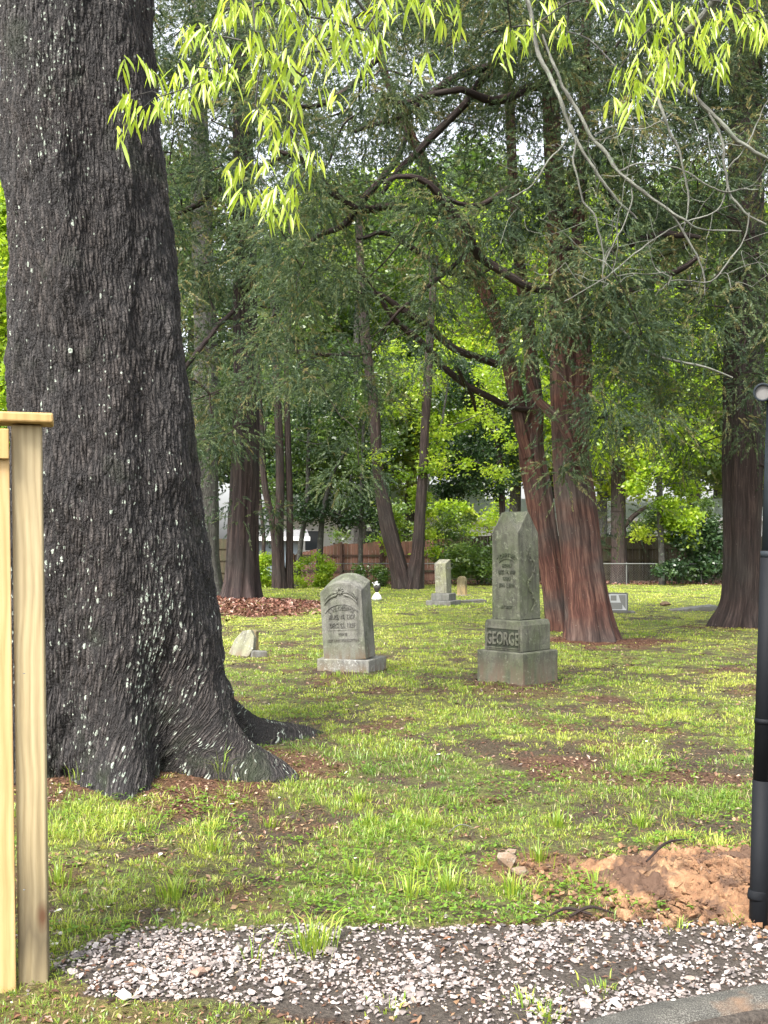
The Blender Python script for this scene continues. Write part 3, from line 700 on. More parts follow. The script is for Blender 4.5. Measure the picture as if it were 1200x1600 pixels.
cedar('A', 'thick red brown cedar with buttressed base just right of the tall pointed monument', 922, 15.5, [
    ([(923, 1004, 40.5), (918, 950, 33.4), (910, 880, 30.8), (902, 800, 29.9), (893, 720, 27.3), (886, 640, 24.6), (880, 560, 21.1), (878, 480, 19.4), (872, 400, 16.7), (868, 300, 15.0), (862, 200, 13.2), (860, 100, 12.3), (858, 0, 10.6), (855, -140, 7.9)], 15.5),
    ([(900, 720, 15.8), (907, 650, 14.1), (912, 580, 13.2), (908, 480, 11.4), (902, 400, 10.6), (905, 320, 8.8), (912, 200, 7.9), (915, 60, 7.0), (918, -80, 5.3)], 15.35),
    ([(905, 725, 6.2), (893, 695, 7.0), (878, 665, 7.0), (855, 640, 7.0), (838, 622, 5.3), (826, 590, 4.4), (822, 560, 3.5)], 15.1)], RED, .22, .28, 7, 2.2, 96)
cedar('B', 'leaning reddish cedar forking into two stems directly behind the tall monument', 876, 17, [
    ([(874, 992, 20.2), (862, 900, 18.5), (850, 830, 19.3), (840, 765, 21.0), (830, 700, 19.3), (836, 640, 12.6), (832, 580, 10.9), (824, 500, 10.1), (813, 420, 9.2), (806, 340, 8.4), (800, 250, 7.6), (796, 150, 7.6), (790, 0, 6.7), (786, -120, 5.0)], 17),
    ([(828, 715, 12.6), (812, 650, 11.8), (797, 575, 10.9), (782, 510, 10.9), (765, 470, 10.9), (745, 430, 10.1), (722, 380, 9.2), (692, 320, 8.4), (660, 250, 7.6), (632, 190, 6.7), (600, 110, 5.9), (575, 10, 5.0), (560, -90, 4.2)], 16.9)], RED, .3, .3, 5, .4, 80)
cedar('C', 'straight grey brown cedar with broad base beside the black pole on the right', 1152, 18, [
    ([(1150, 981, 34), (1157, 940, 29), (1160, 850, 28), (1160, 750, 29), (1162, 650, 29), (1163, 550, 29), (1165, 450, 28), (1165, 350, 26), (1165, 200, 25), (1165, 50, 24), (1163, -140, 20)], 18)], DARKB, .38, .4, 6, 3.9, 96)
cedar('D', 'dark plated trunk rising from the mounded red mulch on the left', 378, 24, [
    ([(376, 950, 32), (378, 905, 25), (380, 820, 23), (383, 740, 22), (384, 650, 20), (383, 560, 18), (383, 450, 19), (382, 380, 18), (380, 250, 16), (378, 100, 13), (375, -100, 10)], 24)], PINEB, .35, .5, 8, 1.1, 80)
cedar('I', 'grey mossy trunk half hidden between the big oak and the mulch mound tree', 318, 29, [
    ([(316, 925, 30), (318, 850, 24), (320, 700, 21), (322, 560, 19), (318, 430, 17), (314, 300, 15), (310, 100, 11), (308, -60, 8)], 29)], GREYB, .4, .5, 5, 2.1, 48)
cedar('E', 'cluster of slender brown trunks growing together left of the arched headstone', 440, 33, [
    ([(438, 920, 9), (436, 850, 7), (438, 750, 6.5), (435, 650, 6), (428, 500, 5), (424, 340, 4)], 33),
    ([(432, 918, 6), (428, 830, 5.5), (414, 760, 5), (409, 690, 4.5), (404, 600, 4), (398, 480, 3)], 33.2),
    ([(452, 919, 6), (453, 800, 5), (450, 700, 5), (448, 560, 4), (458, 430, 3)], 33.1)], DARKB, .4, .4, 5, .9, 32)
cedar('F', 'forked brown trunk spreading in a V before the reddish board fence', 638, 33, [
    ([(630, 919, 14), (619, 870, 12), (608, 830, 12), (600, 790, 11), (592, 740, 9), (588, 700, 8.5), (585, 650, 8), (580, 600, 7), (572, 540, 8), (565, 450, 7), (560, 330, 5)], 33),
    ([(645, 919, 13), (652, 870, 9.5), (655, 830, 8.5), (658, 780, 8), (662, 720, 7), (664, 670, 6.5), (668, 600, 7), (672, 520, 6), (680, 400, 5)], 32.9)], DARKB, .35, .45, 6, 2.6, 48)

# big dark boughs seen between the foliage
BOUGHS = {'A': ([
    [(868, 60, 9), (815, 80, 9), (775, 105, 9), (735, 150, 8), (700, 190, 8), (660, 235, 8), (632, 262, 7), (600, 300, 4)],
    [(800, 92, 7), (765, 108, 8), (700, 130, 8), (670, 150, 7), (640, 175, 7), (605, 195, 5), (560, 210, 4)],
    [(862, 130, 9), (845, 142, 9), (800, 165, 9), (760, 185, 9), (725, 180, 7), (690, 185, 6), (620, 210, 5)],
    [(880, 470, 9), (800, 440, 9), (745, 410, 9), (725, 375, 9), (690, 345, 8), (655, 318, 6), (600, 330, 4)],
    [(740, 345, 4), (728, 390, 5), (690, 430, 5), (640, 470, 4), (600, 500, 3)],
    [(870, 385, 7), (960, 395, 7), (1010, 375, 8), (1060, 365, 7), (1100, 370, 4)],
    [(905, 500, 5), (960, 470, 6), (1040, 440, 7), (1070, 420, 4)],
    [(866, 300, 6), (800, 300, 6), (740, 345, 5), (690, 350, 4)]], 15.2),
 'B': ([
    [(780, 570, 8), (740, 555, 8), (700, 540, 8), (660, 515, 7), (625, 490, 7), (600, 474, 5), (560, 470, 3)],
    [(828, 640, 6), (780, 628, 7), (740, 612, 7), (700, 592, 7), (660, 560, 7), (625, 530, 6), (600, 500, 4)],
    [(740, 640, 3), (725, 615, 4), (700, 590, 4)],
    [(700, 335, 6), (620, 330, 8), (570, 342, 8), (520, 320, 7), (480, 290, 6), (440, 280, 4)],
    [(640, 200, 6), (600, 290, 7), (560, 330, 8), (520, 370, 6), (480, 405, 4)],
    [(590, 90, 6), (540, 150, 6), (490, 185, 5), (440, 190, 4)],
    [(740, 430, 5), (690, 425, 6), (640, 400, 6), (600, 380, 5), (560, 400, 3)]], 16.8),
 'D': ([[(383, 330, 6), (340, 290, 6), (310, 310, 6), (270, 325, 4)], [(380, 270, 6), (420, 262, 6), (460, 250, 4)], [(388, 560, 5), (450, 545, 5), (520, 550, 5), (560, 545, 3)], [(386, 470, 5), (330, 540, 5), (300, 600, 4)]], 23.5)}
for key, (bl, D) in BOUGHS.items():
    T = TREES[key]; lst = []
    for b in bl:
        p, r = pxl(b, D); r = r*.75; p = p+np.c_[np.zeros(len(p)), np.linspace(0, 1, len(p))*rng.uniform(-1.4, .6), np.zeros(len(p))]
        pp, rr = resample(p, r, .18); pp = pp+np.stack([fbm(pp[:, 0]*1.5+q*9, pp[:, 2]*1.5, q, 50, 3)-.5 for q in range(3)], 1)*.22
        wood('bough', [(pp, rr)], DARKB if key != 'D' else PINEB, T['o'], 9); T['seeds'] += list(pp[::2])

# clumps
cl_px = []
for ri, row in enumerate(COV):
    for ci, ch in enumerate(row):
        nk = max(0, int(ch)-1)*(.86 if ri < 3 else .60); nk = int(nk)+(rng.uniform() < nk-int(nk))
        for _ in range(nk):
            x = 200+80*ci+rng.uniform(0, 80); y = -70+80*ri+rng.uniform(0, 80); cl_px.append((x, y))
for x, y in cl_px:
    if x < 400: key = rng.choice(['D', 'D', 'D', 'I']); D = {'D': rng.uniform(21.5, 25.5), 'I': rng.uniform(27, 30)}[key]
    elif x < 560: key = rng.choice(['D', 'B', 'B']) if y < 640 else 'E'; D = {'D': rng.uniform(21.5, 26), 'B': rng.uniform(14.5, 18.5), 'E': rng.uniform(32, 34)}[key]
    elif x < 760: key = rng.choice(['B', 'A']) if y < 660 else 'B'; D = rng.uniform(13.5, 18.5)
    elif x < 1010: key = rng.choice(['A', 'A', 'B']); D = rng.uniform(13.2, 17.8)
    else: key = rng.choice(['C', 'C', 'A']); D = rng.uniform(14.5, 19.5)
    if 845 < x < 960 and y > 640: D = rng.uniform(14.4, 14.9)
    TREES[key]['c'].append(P(x, y, D))
# foliage wraps round the crowns outside the frame too
for key, (n_, r_, z0, z1) in {'A': (26, 3.2, 6, 12), 'C': (60, 2.6, 2.6, 14), 'D': (30, 3, 6, 16), 'B': (16, 3, 6, 12), 'I': (10, 2.5, 6, 16)}.items():
    T = TREES[key]; b = np.array(T['o'].location)
    for _ in range(n_):
        a = rng.uniform(0, 2*np.pi); r = r_*rng.uniform(.4, 1); zz = rng.uniform(z0, z1); q = np.array([b[0]+math.cos(a)*r, b[1]+math.sin(a)*r, zz])
        qx, qy = CX+q[0]*F/q[1], HY-(q[2]-H)*F/q[1]
        if qy < -60 or qx > 1210: T['c'].append(q)
for key, T in TREES.items():
    C = np.array(T['c']); 
    if not len(C): continue
    sc = T['D']/15.5; R = rng.uniform(.34, .62, len(C))*min(sc, 1.35)
    woods('branch', grow(T['seeds'], None, C, .0055*sc, .4, .07, .0), DARKB if key in 'ABCD' else GREYB, T['o'], 5)
    hanging = np.concatenate([C, C+np.c_[rng.normal(0, .35, len(C)), rng.normal(0, .3, len(C)), -rng.uniform(.15, .5, len(C))]])
    tone = rng.normal(0, .17, len(hanging)); R2 = np.concatenate([R, R*.7])
    foliage('foliage', sprays(hanging, R2, 44, .34, 32, .060*sc**.5, .0120*sc**.6, droop=.38, out=.85, tone=tone), CEDG, T['o'])

# ------------------------------------------------------------------ willow oak leaf sprays and bare limbs overhead
def strap_leaves(nodes, per, L, W, spread=.6):
    "long narrow hanging leaves: 3 segments, folded, curved down"
    c = np.repeat(nodes, per, 0)+rng.normal(0, .012, (len(nodes)*per, 3)); n = len(c)
    a = rng.uniform(0, 2*np.pi, n); d = nrm(np.c_[np.cos(a)*spread, np.sin(a)*spread, rng.uniform(-1.3, -.3, n)]); s = nrm(np.cross(d, rng.normal(0, 1, (n, 3)))); u = np.cross(d, s)
    l = (L*rng.uniform(.55, 1.2, n))[:, None]; w = (W*rng.uniform(.7, 1.2, n))[:, None]*.5; g = np.array([0, 0, -1.0])
    p0 = c; p1 = c+d*l*.33+g*l*.05; p2 = c+d*l*.62+g*l*.18; p3 = c+d*l*.85+g*l*.42
    f = u*w*.35
    V = np.stack([p0-s*w*.25, p0+s*w*.25, p1-s*w+f, p1, p1+s*w+f, p2-s*w*.95+f, p2, p2+s*w*.95+f, p3], 1).reshape(-1, 3)
    i = np.arange(n)[:, None, None]*9
    T = (i+np.array([[0, 3, 2], [0, 1, 3], [1, 4, 3], [5, 6, 8], [6, 7, 8]])).reshape(-1, 3); Q = (i+np.array([[2, 3, 6, 5], [3, 4, 7, 6]])).reshape(-1, 4)
    v = np.clip(.5+np.repeat(rng.normal(0, .14, len(nodes)), per)+rng.normal(0, .12, n), 0, 1)
    return V, T, Q, np.repeat(v, 9)
SPR_L = [(215,95),(240,100),(285,52),(300,58),(275,100),(305,108),(320,125),(350,122),(195,160),(212,180),(225,172),(245,155),(265,148),(288,142),(300,128),(345,20),(360,28),(380,15),(400,50),(380,58),(410,8),(430,48),(450,28),(470,58),(492,58),(350,72),(400,72),(420,82),(395,115),(430,135),(450,148),(480,88),(502,78),(520,92),(540,68),(555,28),(575,22),(590,58),(440,8),(470,4),(500,8),(520,18),(540,8),(330,95),(365,100),(430,185),(450,195),(405,160),(415,178),(465,225),(485,245),(440,212),(455,262),(350,262),(372,258),(395,252),(385,298),(405,295),(420,290),(437,296),(452,305),(410,315),(430,318),(447,330),(600,20),(565,95),(510,130),(470,120),(455,85),(440,105),(485,30),(530,45),(555,60),(575,45),(360,-15),(420,-20),(480,-25),(540,-20),(600,-20),(320,40),(335,60)]
SPR_M = [(640,10),(660,5),(690,5),(700,25),(718,45),(655,88),(672,84),(665,15),(612,2),(650,-10),(685,-15),(720,15)]
SPR_R = [(782,70),(800,45),(818,55),(836,42),(868,46),(882,52),(855,0),(940,2),(960,152),(975,108),(985,145),(992,118),(1002,128),(1020,108),(1040,98),(1060,68),(1050,38),(1080,58),(1090,88),(1110,86),(1120,106),(1030,48),(1010,68),(1000,38),(990,18),(1010,8),(1100,28),(1120,18),(1140,8),(1160,18),(1180,48),(1190,18),(1170,33),(1130,68),(1075,116),(1045,128),(1200,46),(970,20),(1060,5),(1090,0),(1180,-10),(1230,20),(1240,70),(1025,80),(1065,90),(1000,95),(1220,-20),(1110,50),(1040,20)]
leafm = leaf_mat('willow_oak_leaf', [(0, (.26, .40, .03)), (.5, (.42, .56, .05)), (1, (.58, .64, .10))], .55, .05, (1, 1, .45))
def over(px, py, D): return P(px, py, D)
lim = [  # out-of-frame limbs that carry the sprays: trunk -> above the camera view
    ([(OAK[0]+.1, OAK[1]-.1, 6.6), (-1.2, 5.4, 6.1), (-.9, 4.4, 4.9), (-.45, 3.75, 3.95), (0.0, 3.6, 3.72), (.5, 3.7, 3.75)], [.11, .07, .045, .025, .014, .008]),
    ([(OAK[0]+.3, OAK[1], 7.2), (-.6, 6.0, 7.0), (.4, 5.2, 5.9), (1.0, 4.7, 4.85), (1.6, 4.4, 4.25), (2.3, 4.3, 4.1)], [.12, .08, .055, .035, .02, .01])]
sd_ = []
for p, r in lim:
    pp, rr = resample(np.array(p), np.array(r), .15); wood('limb', [(pp, rr)], GREYB, oak_root, 10); sd_ += [q for q in pp if q[1] < 5.2 and q[2] < 5.2]
for nm, lst, D0, L, W in (('l', SPR_L, 3.55, .074, .0108), ('m', SPR_M, 3.7, .080, .0115), ('r', SPR_R, 4.35, .086, .0115)):
    pts = []
    for i, (x, y) in enumerate(lst):
        pts.append(P(x+rng.normal(0, 4), y+rng.normal(0, 3), D0+rng.uniform(-.35, .35)))
    pts = np.array(pts)
    woods('twig', grow(sd_, None, pts, .0011, .14, .012, .02, .42, up=.10), GREYB, oak_root, 5)
    ext = np.concatenate([pts, pts+rng.normal(0, .022, pts.shape)]) if nm != 'm' else pts
    cell = {}
    for q in ext: cell.setdefault((int((q[0]+9)/.17), int(q[2]/.17)), []).append(q)
    for q in cell.values(): V, T, Q, A = strap_leaves(np.array(q), 5, L, W); build('leaf_cluster', V-np.array(oak_root.location), [T, Q], leafm, oak_root, True, {'var': A})
# crown above the frame (gives the lawn its broken shade)
cc = []; lb = []
for k in range(16):
    a = k*2.4; r0 = rng.uniform(2.2, 5.0); z = rng.uniform(8.5, 12.5); tip = np.array([OAK[0]+.2+math.cos(a)*r0, OAK[1]+math.sin(a)*r0, z])
    p0 = np.array([OAK[0]+.25*math.cos(a), OAK[1]+.25*math.sin(a), rng.uniform(7.2, 10.2)]); mid = (p0+tip)/2+np.array([0, 0, .5])
    pp, rr = resample(np.array([p0, mid, tip]), np.array([.13, .07, .02]), .3); wood('limb', [(pp, rr)], GREYB, oak_root, 7)
    cc += [tip+rng.normal(0, .7, 3) for _ in range(4)]+[mid+rng.normal(0, .5, 3) for _ in range(2)]
cc = np.array(cc); cc = cc[cc[:, 2] > 5.4+.55*np.maximum(0, cc[:, 1]-6)]
foliage('crown', leaves(cc, np.full(len(cc), .9), 130, .11, .3), leafm, oak_root)

BARE = [
    [(812,-40,5),(820,-5,5),(840,70,5),(865,130,5),(890,190,4.5),(910,230,4),(935,270,3.5),(965,310,3),(990,340,2)],
    [(850,60,3),(870,98,4),(885,130,4.5),(905,180,5),(925,212,5),(945,235,4.5),(960,260,4.5),(985,280,4),(1010,302,4),(1040,330,3.5),(1060,345,3),(1100,360,2.5),(1160,362,2)],
    [(890,190,3),(900,235,3),(903,270,2.6),(912,310,2.5),(930,340,2.4),(938,400,2),(943,440,1.5)],
    [(888,185,2.5),(885,220,2.4),(862,250,2.2),(832,288,2),(790,312,1.4)],
    [(1030,90,5),(1050,120,5),(1100,162,5),(1150,222,4.5),(1200,252,4),(1260,280,3)],
    [(1110,168,3),(1125,222,3.4),(1135,270,3),(1152,312,2.8),(1200,346,2.4)],
    [(1168,328,2.6),(1157,380,2.2),(1130,415,2),(1108,435,1.8),(1060,434,1.2)],
    [(1138,290,2.3),(1120,330,2.2),(1062,352,2),(1020,372,1.9),(940,440,1.7),(880,470,1.2)],
    [(1015,120,3.5),(1040,190,3.5),(1060,240,3),(1075,300,2.4),(1070,360,2)],
    [(960,260,2.5),(1000,250,2.2),(1060,260,2),(1120,300,2.2),(1190,300,1.6)],
    [(1135,270,2.5),(1155,240,2),(1175,200,1.8),(1200,150,1.5)],
    [(985,280,2),(980,330,2),(955,390,1.8),(945,430,1.4)],
    [(930,215,2),(960,200,2),(1005,205,1.8),(1050,180,1.5)],
    [(1040,330,2.2),(1085,385,2.6),(1092,410,2.4),(1098,440,2),(1101,462,1.4)]]
bl = []; bs = []
for i, b in enumerate(BARE):
    p, r = pxl(b, 5.0); r = r*.58; pp, rr = resample(p, r, .03)
    s = np.arange(len(pp))*.03; pp = pp+np.stack([(fbm(s*4.5+i*7, q, 0, 60, 5)-.5) for q in range(3)], 1)*.06; rr = rr*(.8+.5*vn(s*25, i, 0, 3))
    bl.append((pp, rr)); bs += list(pp[::6])
top1 = [(1.0, 4.72, 4.88), (.78, 4.95, 4.4), bl[0][0][0]]; pp, rr = resample(np.array(top1), np.array([.02, .018, bl[0][1][0]]), .06); bl.append((pp, rr))
top2 = [(1.6, 4.4, 4.25), (1.55, 4.8, 4.0), bl[4][0][0]]; pp, rr = resample(np.array(top2), np.array([.02, .018, bl[4][1][0]]), .06); bl.append((pp, rr))
for p, r in bl: wood('bare_branch', [(p, r)], LICHB, oak_root, 7)
tg = [P(rng.uniform(900, 1240), rng.uniform(170, 470)*1.0, 5.0+rng.normal(0, .35)) for _ in range(120)]+[P(rng.uniform(760, 980), rng.uniform(200, 460), 5.0+rng.normal(0, .3)) for _ in range(22)]
woods('bare_twig', grow(bs, None, tg, .0011, .07, .055, -.03, .33, up=-.02), LICHB, oak_root, 4)
p, r = pxl([(958, 498, 2), (985, 530, 2.5), (1015, 552, 2.5), (1060, 565, 2.2), (1100, 573, 1.8), (1145, 590, 1.2)], 14.0); TA = TREES['A']['o']
wood('dead_branch', [resample(p, r, .1)], LICHB, TA, 6)

# ------------------------------------------------------------------ broadleaf trees and shrubs
LIME = leaf_mat('leaf_lime', [(0, (.12, .22, .02)), (.4, (.27, .42, .03)), (.75, (.42, .55, .05)), (1, (.55, .62, .09))], .6, .03, (1, 1, .42))
MIDG = leaf_mat('leaf_mid_green', [(0, (.035, .075, .018)), (.45, (.08, .155, .028)), (.8, (.15, .24, .04)), (1, (.25, .33, .07))], .45, .05, (1, 1, .5))
DKG = leaf_mat('leaf_dark_glossy', [(0, (.010, .026, .010)), (.45, (.022, .055, .018)), (.8, (.045, .09, .028)), (1, (.09, .15, .05))], .25, .04, (1, 1, .6))
def btree(name, label, px, D, tr, clumps, mat, bark=GREYB, per=500, size=.14, wid=.62, group=None, cat='tree', tip=.007, crown='crown', k=14):
    t = thing(name, label, cat, root_loc(px, D), 0, group); seeds = []
    for q, pts in enumerate(tr):
        p, r = pxl(pts, D); p[0, 2] = min(p[0, 2], -.05) if pts[0][1] > 880 else p[0, 2]
        trunk('trunk' if q == 0 else 'limb', p-np.array(t.location), r, bark, t, k, .3, flare(.35 if q == 0 else 0, .4, 4, D, .05)); seeds += list(resample(p, r, .5)[0])
    C = np.array([c[:3] for c in clumps]); R = np.array([c[3] for c in clumps])
    woods('branch', grow(seeds, None, C, tip, .7, .12, 0, .5), bark, t, 4, 40)
    foliage(crown, leaves(C, R, per, size, wid, tone=rng.normal(0, .16, len(C))), mat, t); return t
def cl(n, x0, x1, y0, y1, D, r, dD=1.5): return [(*P(rng.uniform(x0, x1), rng.uniform(y0, y1), D+rng.uniform(-dD, dD)), r*rng.uniform(.7, 1.3)) for _ in range(n)]
# young maples and understorey before the fence
btree('maple_tree', 'dark trunked maple with bright lime leaves right of the buttressed cedar', 968, 37.5, [[(968, 912, 13), (967, 850, 12), (966, 780, 11), (966, 720, 10), (968, 650, 8), (970, 550, 6), (968, 440, 4)], [(969, 830, 4), (990, 806, 4), (1010, 792, 2.5)]],
      cl(70, 895, 1040, 420, 720, 37.5, .62), LIME, DARKB, 330, .15)
btree('maple_tree', 'thin stemmed maple with layered fresh green leaves drooping over the dark fence', 1033, 36.5, [[(1035, 910, 5), (1032, 820, 5), (1030, 740, 4.5), (1028, 640, 4), (1030, 540, 3)]],
      cl(80, 985, 1125, 500, 800, 36.5, .5)+cl(9, 995, 1085, 800, 850, 36.2, .32, .6), LIME, GREYB, 300, .15)
btree('holly_tree', 'dense dark evergreen tree behind the small stone with a slanted top', 785, 36.5, [[(788, 912, 5), (786, 860, 5), (785, 800, 5), (782, 740, 5), (774, 690, 4), (762, 640, 4), (755, 590, 3)]],
      cl(66, 680, 835, 560, 770, 37.2, .55), DKG, DARKB, 420, .12)
btree('young_tree', 'dark leafed young tree with thin trunk behind the arched headstone', 468, 35, [[(463, 917, 4), (470, 850, 4), (480, 780, 4), (482, 700, 3), (485, 600, 2)], [(498, 917, 5), (500, 860, 5), (505, 800, 4), (520, 740, 3), (545, 700, 2)]],
      cl(55, 445, 600, 620, 820, 35.5, .45), DKG, GREYB, 210, .12)
btree('young_tree', 'slender grey sapling standing straight before the reddish fence', 563, 34.6, [[(563, 916, 3.6), (564, 820, 3.6), (566, 740, 3.2), (568, 660, 2.5)]], cl(22, 500, 620, 600, 760, 35, .4), MIDG, GREYB, 160, .11)
btree('young_tree', 'light green leafy tree wrapped around the forked trunk', 655, 33.8, [[(660, 914, 2.5), (662, 840, 2.5), (668, 760, 2.2), (690, 660, 2), (700, 600, 1.5)]], cl(46, 590, 800, 540, 760, 34, .42)+cl(18, 600, 680, 760, 870, 33.6, .22, .4), LIME, GREYB, 150, .12)
btree('young_tree', 'mid green tree filling the gap between left trunks and brown fence', 422, 36, [[(408, 914, 3), (412, 840, 3), (405, 760, 3), (415, 660, 2)]], cl(60, 395, 560, 560, 800, 36.5, .5), MIDG, DARKB, 220, .12)
# shrubs
def shrub(label, px, py0, D, clumps, mat, per=260, size=.11, name='shrub', wid=.55):
    t = thing(name, label, 'shrub', root_loc(px, D)); b = np.array(t.location); C = np.array([c[:3] for c in clumps]); R = np.array([c[3] for c in clumps])
    sd = [b+np.array([rng.normal(0, .12), rng.normal(0, .12), .05]) for _ in range(5)]
    wood('stems', [(p, r) for p, r, g in grow(sd, None, C, .006, .3, .04, 0)], DARKB, t, 4)
    foliage('leaves', leaves(C, R, per, size, wid, tone=rng.normal(0, .15, len(C))), mat, t)
shrub('rounded dark rhododendron like bush beside the right cedar trunk', 1092, 900, 37, cl(26, 1045, 1140, 820, 895, 37, .42, .8), DKG, 260, .15)
shrub('leafy green bush behind the small ochre topped grave stone', 748, 905, 36, cl(20, 700, 772, 845, 905, 36, .34, .7), MIDG, 200, .14)
shrub('low dark fern like plant beside the thin maple stem', 1045, 905, 35.8, cl(8, 1030, 1062, 872, 906, 35.8, .22, .3), DKG, 150, .12)
shrub('yellow green weeds growing left of the clustered trunks', 415, 915, 34.5, cl(14, 400, 428, 868, 915, 34.5, .26, .5), LIME, 220, .10, 'weeds')
shrub('yellow green weeds growing right of the clustered trunks', 480, 915, 34.5, cl(18, 458, 520, 868, 915, 34.5, .24, .5), LIME, 170, .10, 'weeds')
shrub('low green brush at the foot of the forked trunk', 600, 915, 34.2, cl(12, 560, 618, 885, 915, 34.2, .22, .4), MIDG, 170, .10)
shrub('dark viny bush leaning on the dark fence under the holly', 700, 900, 36.8, cl(18, 672, 735, 800, 890, 37, .34, .5), MIDG, 150, .12)
shrub('overgrown green hedge behind the reddish fence', 600, 900, 43, cl(26, 520, 660, 785, 850, 43, .45, .8), MIDG, 200, .15, 'hedge')
shrub('fresh green brush rising behind the dark fence near the monument', 760, 900, 43, cl(26, 680, 850, 785, 845, 43, .42, .8), LIME, 170, .15, 'hedge')
shrub('dark green growth behind the fence between the right hand maples', 1020, 900, 43, cl(22, 985, 1120, 780, 845, 43, .42, .8), MIDG, 180, .15, 'hedge')
# backdrop trees far behind the fence: a few masters, copied
def far_tree(label, mat, seed, h, w, per, size, base=4.6, group='tall broadleaf trees beyond the fence', nC=120):
    t = thing('broadleaf_tree', label, 'tree', (0, 0, 0), 0, group)
    p = np.array([[0, 0, -.3], [.2, 0, h*.3], [-.1, .2, h*.6], [.1, 0, h*.92]]); r = np.array([.34, .26, .16, .04])
    trunk('trunk', p, r, GREYB, t, 14, .6, flare(.3, .5, 4, seed, .05))
    C = []
    while len(C) < nC:
        a = rng.uniform(0, 2*np.pi); z = rng.uniform(0, 1); q = w*(math.sin(math.pi*min(1, z*.9+.12))**.6)*math.sqrt(rng.uniform(.08, 1)); C.append((math.cos(a)*q, math.sin(a)*q, base+z*(h-base)))
    C = np.array(C); sd = list(resample(p, r, .8)[0])
    wood('limbs', [(a, b) for a, b, g in grow(sd, None, C, .012, .9, .15, 0, .5)], GREYB, t, 4)
    foliage('crown', leaves(C, rng.uniform(.8, 1.5, len(C)), per, size, .65, tone=rng.normal(0, .2, len(C))), mat, t)
    return t
def dup(o, loc, rz, sc, label):
    c = o.copy(); COL.objects.link(c); c.location = loc; c.rotation_euler = (0, 0, rz); c.scale = (sc, sc, sc); c['label'] = label
    for ch in list(o.children):
        d = ch.copy(); COL.objects.link(d); d.parent = c
    return c
masters = {'lime': far_tree('tall bright lime green tree beyond the fence seen over the tall monument', LIME, 1, 19, 4.6, 330, .26), 'mid': far_tree('tall mid green tree beyond the fence above the arched headstone', MIDG, 2, 20, 4.8, 300, .26),
           'dark': far_tree('dark dense tree beyond the fence behind the clustered left trunks', DKG, 3, 16, 4.2, 300, .26)}
used = set()
for i, (kd, px, D, sc, lab) in enumerate([
    ('lime', 800, 53, 1.0, 'tall bright lime green tree beyond the fence seen over the tall monument'), ('lime', 940, 50, .85, 'bright lime tree glowing between the buttressed cedar and the right cedar'),
    ('mid', 560, 55, 1.05, 'tall mid green tree beyond the fence above the arched headstone'), ('dark', 430, 58, 1.0, 'dark dense tree beyond the fence behind the clustered left trunks'),
    ('lime', 640, 62, 1.25, 'pale green tree filling the gap inside the forked trunk'), ('mid', 1080, 56, 1.1, 'mid green tree beyond the fence left of the right cedar'),
    ('lime', 1200, 60, 1.1, 'lime green tree at the right edge behind the black pole'), ('mid', 300, 60, 1.2, 'mid green tree hidden behind the mossy left trunk'),
    ('lime', 500, 72, 1.4, 'tall pale tree farthest back over the left lawn'), ('mid', 740, 74, 1.5, 'tall green tree farthest back behind the monument'), ('mid', 950, 76, 1.5, 'tall tree farthest back behind the maples'),
    ('lime', 20, 40, .8, 'bright green tree at the left edge behind the big oak trunk'), ('mid', -60, 52, 1.2, 'darker green tree at the far left edge beyond the oak'), ('dark', 1340, 58, 1.2, 'dark tree beyond the right edge of the lawn'),
    ('mid', 130, 66, 1.4, 'green tree wholly behind the big oak trunk'), ('lime', 1120, 80, 1.5, 'tall pale tree farthest back on the right'), ('lime', 870, 66, 1.3, 'lime tree seen between the two middle cedars')]):
    x = (px-CX)/F*D
    if kd not in used: o = masters[kd]; o.location = (x, D, 0); o.scale = (sc,)*3; o['label'] = lab; used.add(kd)
    else: dup(masters[kd], (x, D, 0), i*1.3, sc, lab)

# ------------------------------------------------------------------ fences, houses
def zpx(py, D): return H-(py-HY)/F*D
def board_fence(name, label, x0, x1, D, topf, m1, m2, post_x, rail_z):
    t = thing(name, label, 'fence', ((x0+x1)/2, D, 0)); bx = (x0+x1)/2
    x = x0; mb = MB()
    while x < x1:
        w_ = .135+rng.uniform(-.008, .008); mb.box(x-bx, x-bx+w_-.006, -.010+rng.uniform(-.004, .004), .010, .02, topf(x+w_/2)+rng.uniform(-.012, .012)); x += w_
    mb.obj('boards', m1, t)
    for z in rail_z: r = MB(); r.box(x0-bx, x1-bx, -.055, -.016, z, z+.085); r.obj('rail', m2, t)
    for px in post_x: r = MB(); r.box(px-bx-.055, px-bx+.055, -.15, -.057, -.2, topf(px)+.05); r.obj('post', m2, t, bevel=.008)
def fwood(name, a, b, seed):
    t = NT(name); o = t.mapv(t.obj(), (1, 1, 1), (seed, 0, 0)); bd = t.n('TexWhiteNoise', noise_dimensions='1D'); sx = t.n('SeparateXYZ', {'Vector': o}).outputs[0]
    t.set(bd.inputs['W'], t.math('FLOOR', t.math('DIVIDE', sx, .135))); f = t.noise(t.mapv(o, (40, 40, 2)), 1.0, 5)
    col = t.ramp(t.math('ADD', t.math('MULTIPLY', f, .7), t.math('MULTIPLY', bd.outputs[0], .3)), [(.2, a), (.75, b)])
    z = t.n('SeparateXYZ', {'Vector': t.obj()}).outputs[2]; n = t.noise(t.mapv(o, (3, 3, 1.2)), 1.0, 4)
    col = t.mix(t.ramp(n, [(.5, 0.0), (.66, .6)]), col, (.05, .06, .03)); return t.bsdf(col, .8, .2, bump=f, bs=.4)
RW, RP = fwood('fence_reddish', (.10, .05, .035), (.26, .14, .10), 1), fwood('fence_post_brown', (.035, .02, .015), (.10, .06, .045), 2)
DW = fwood('fence_dark', (.022, .017, .012), (.085, .07, .045), 5)
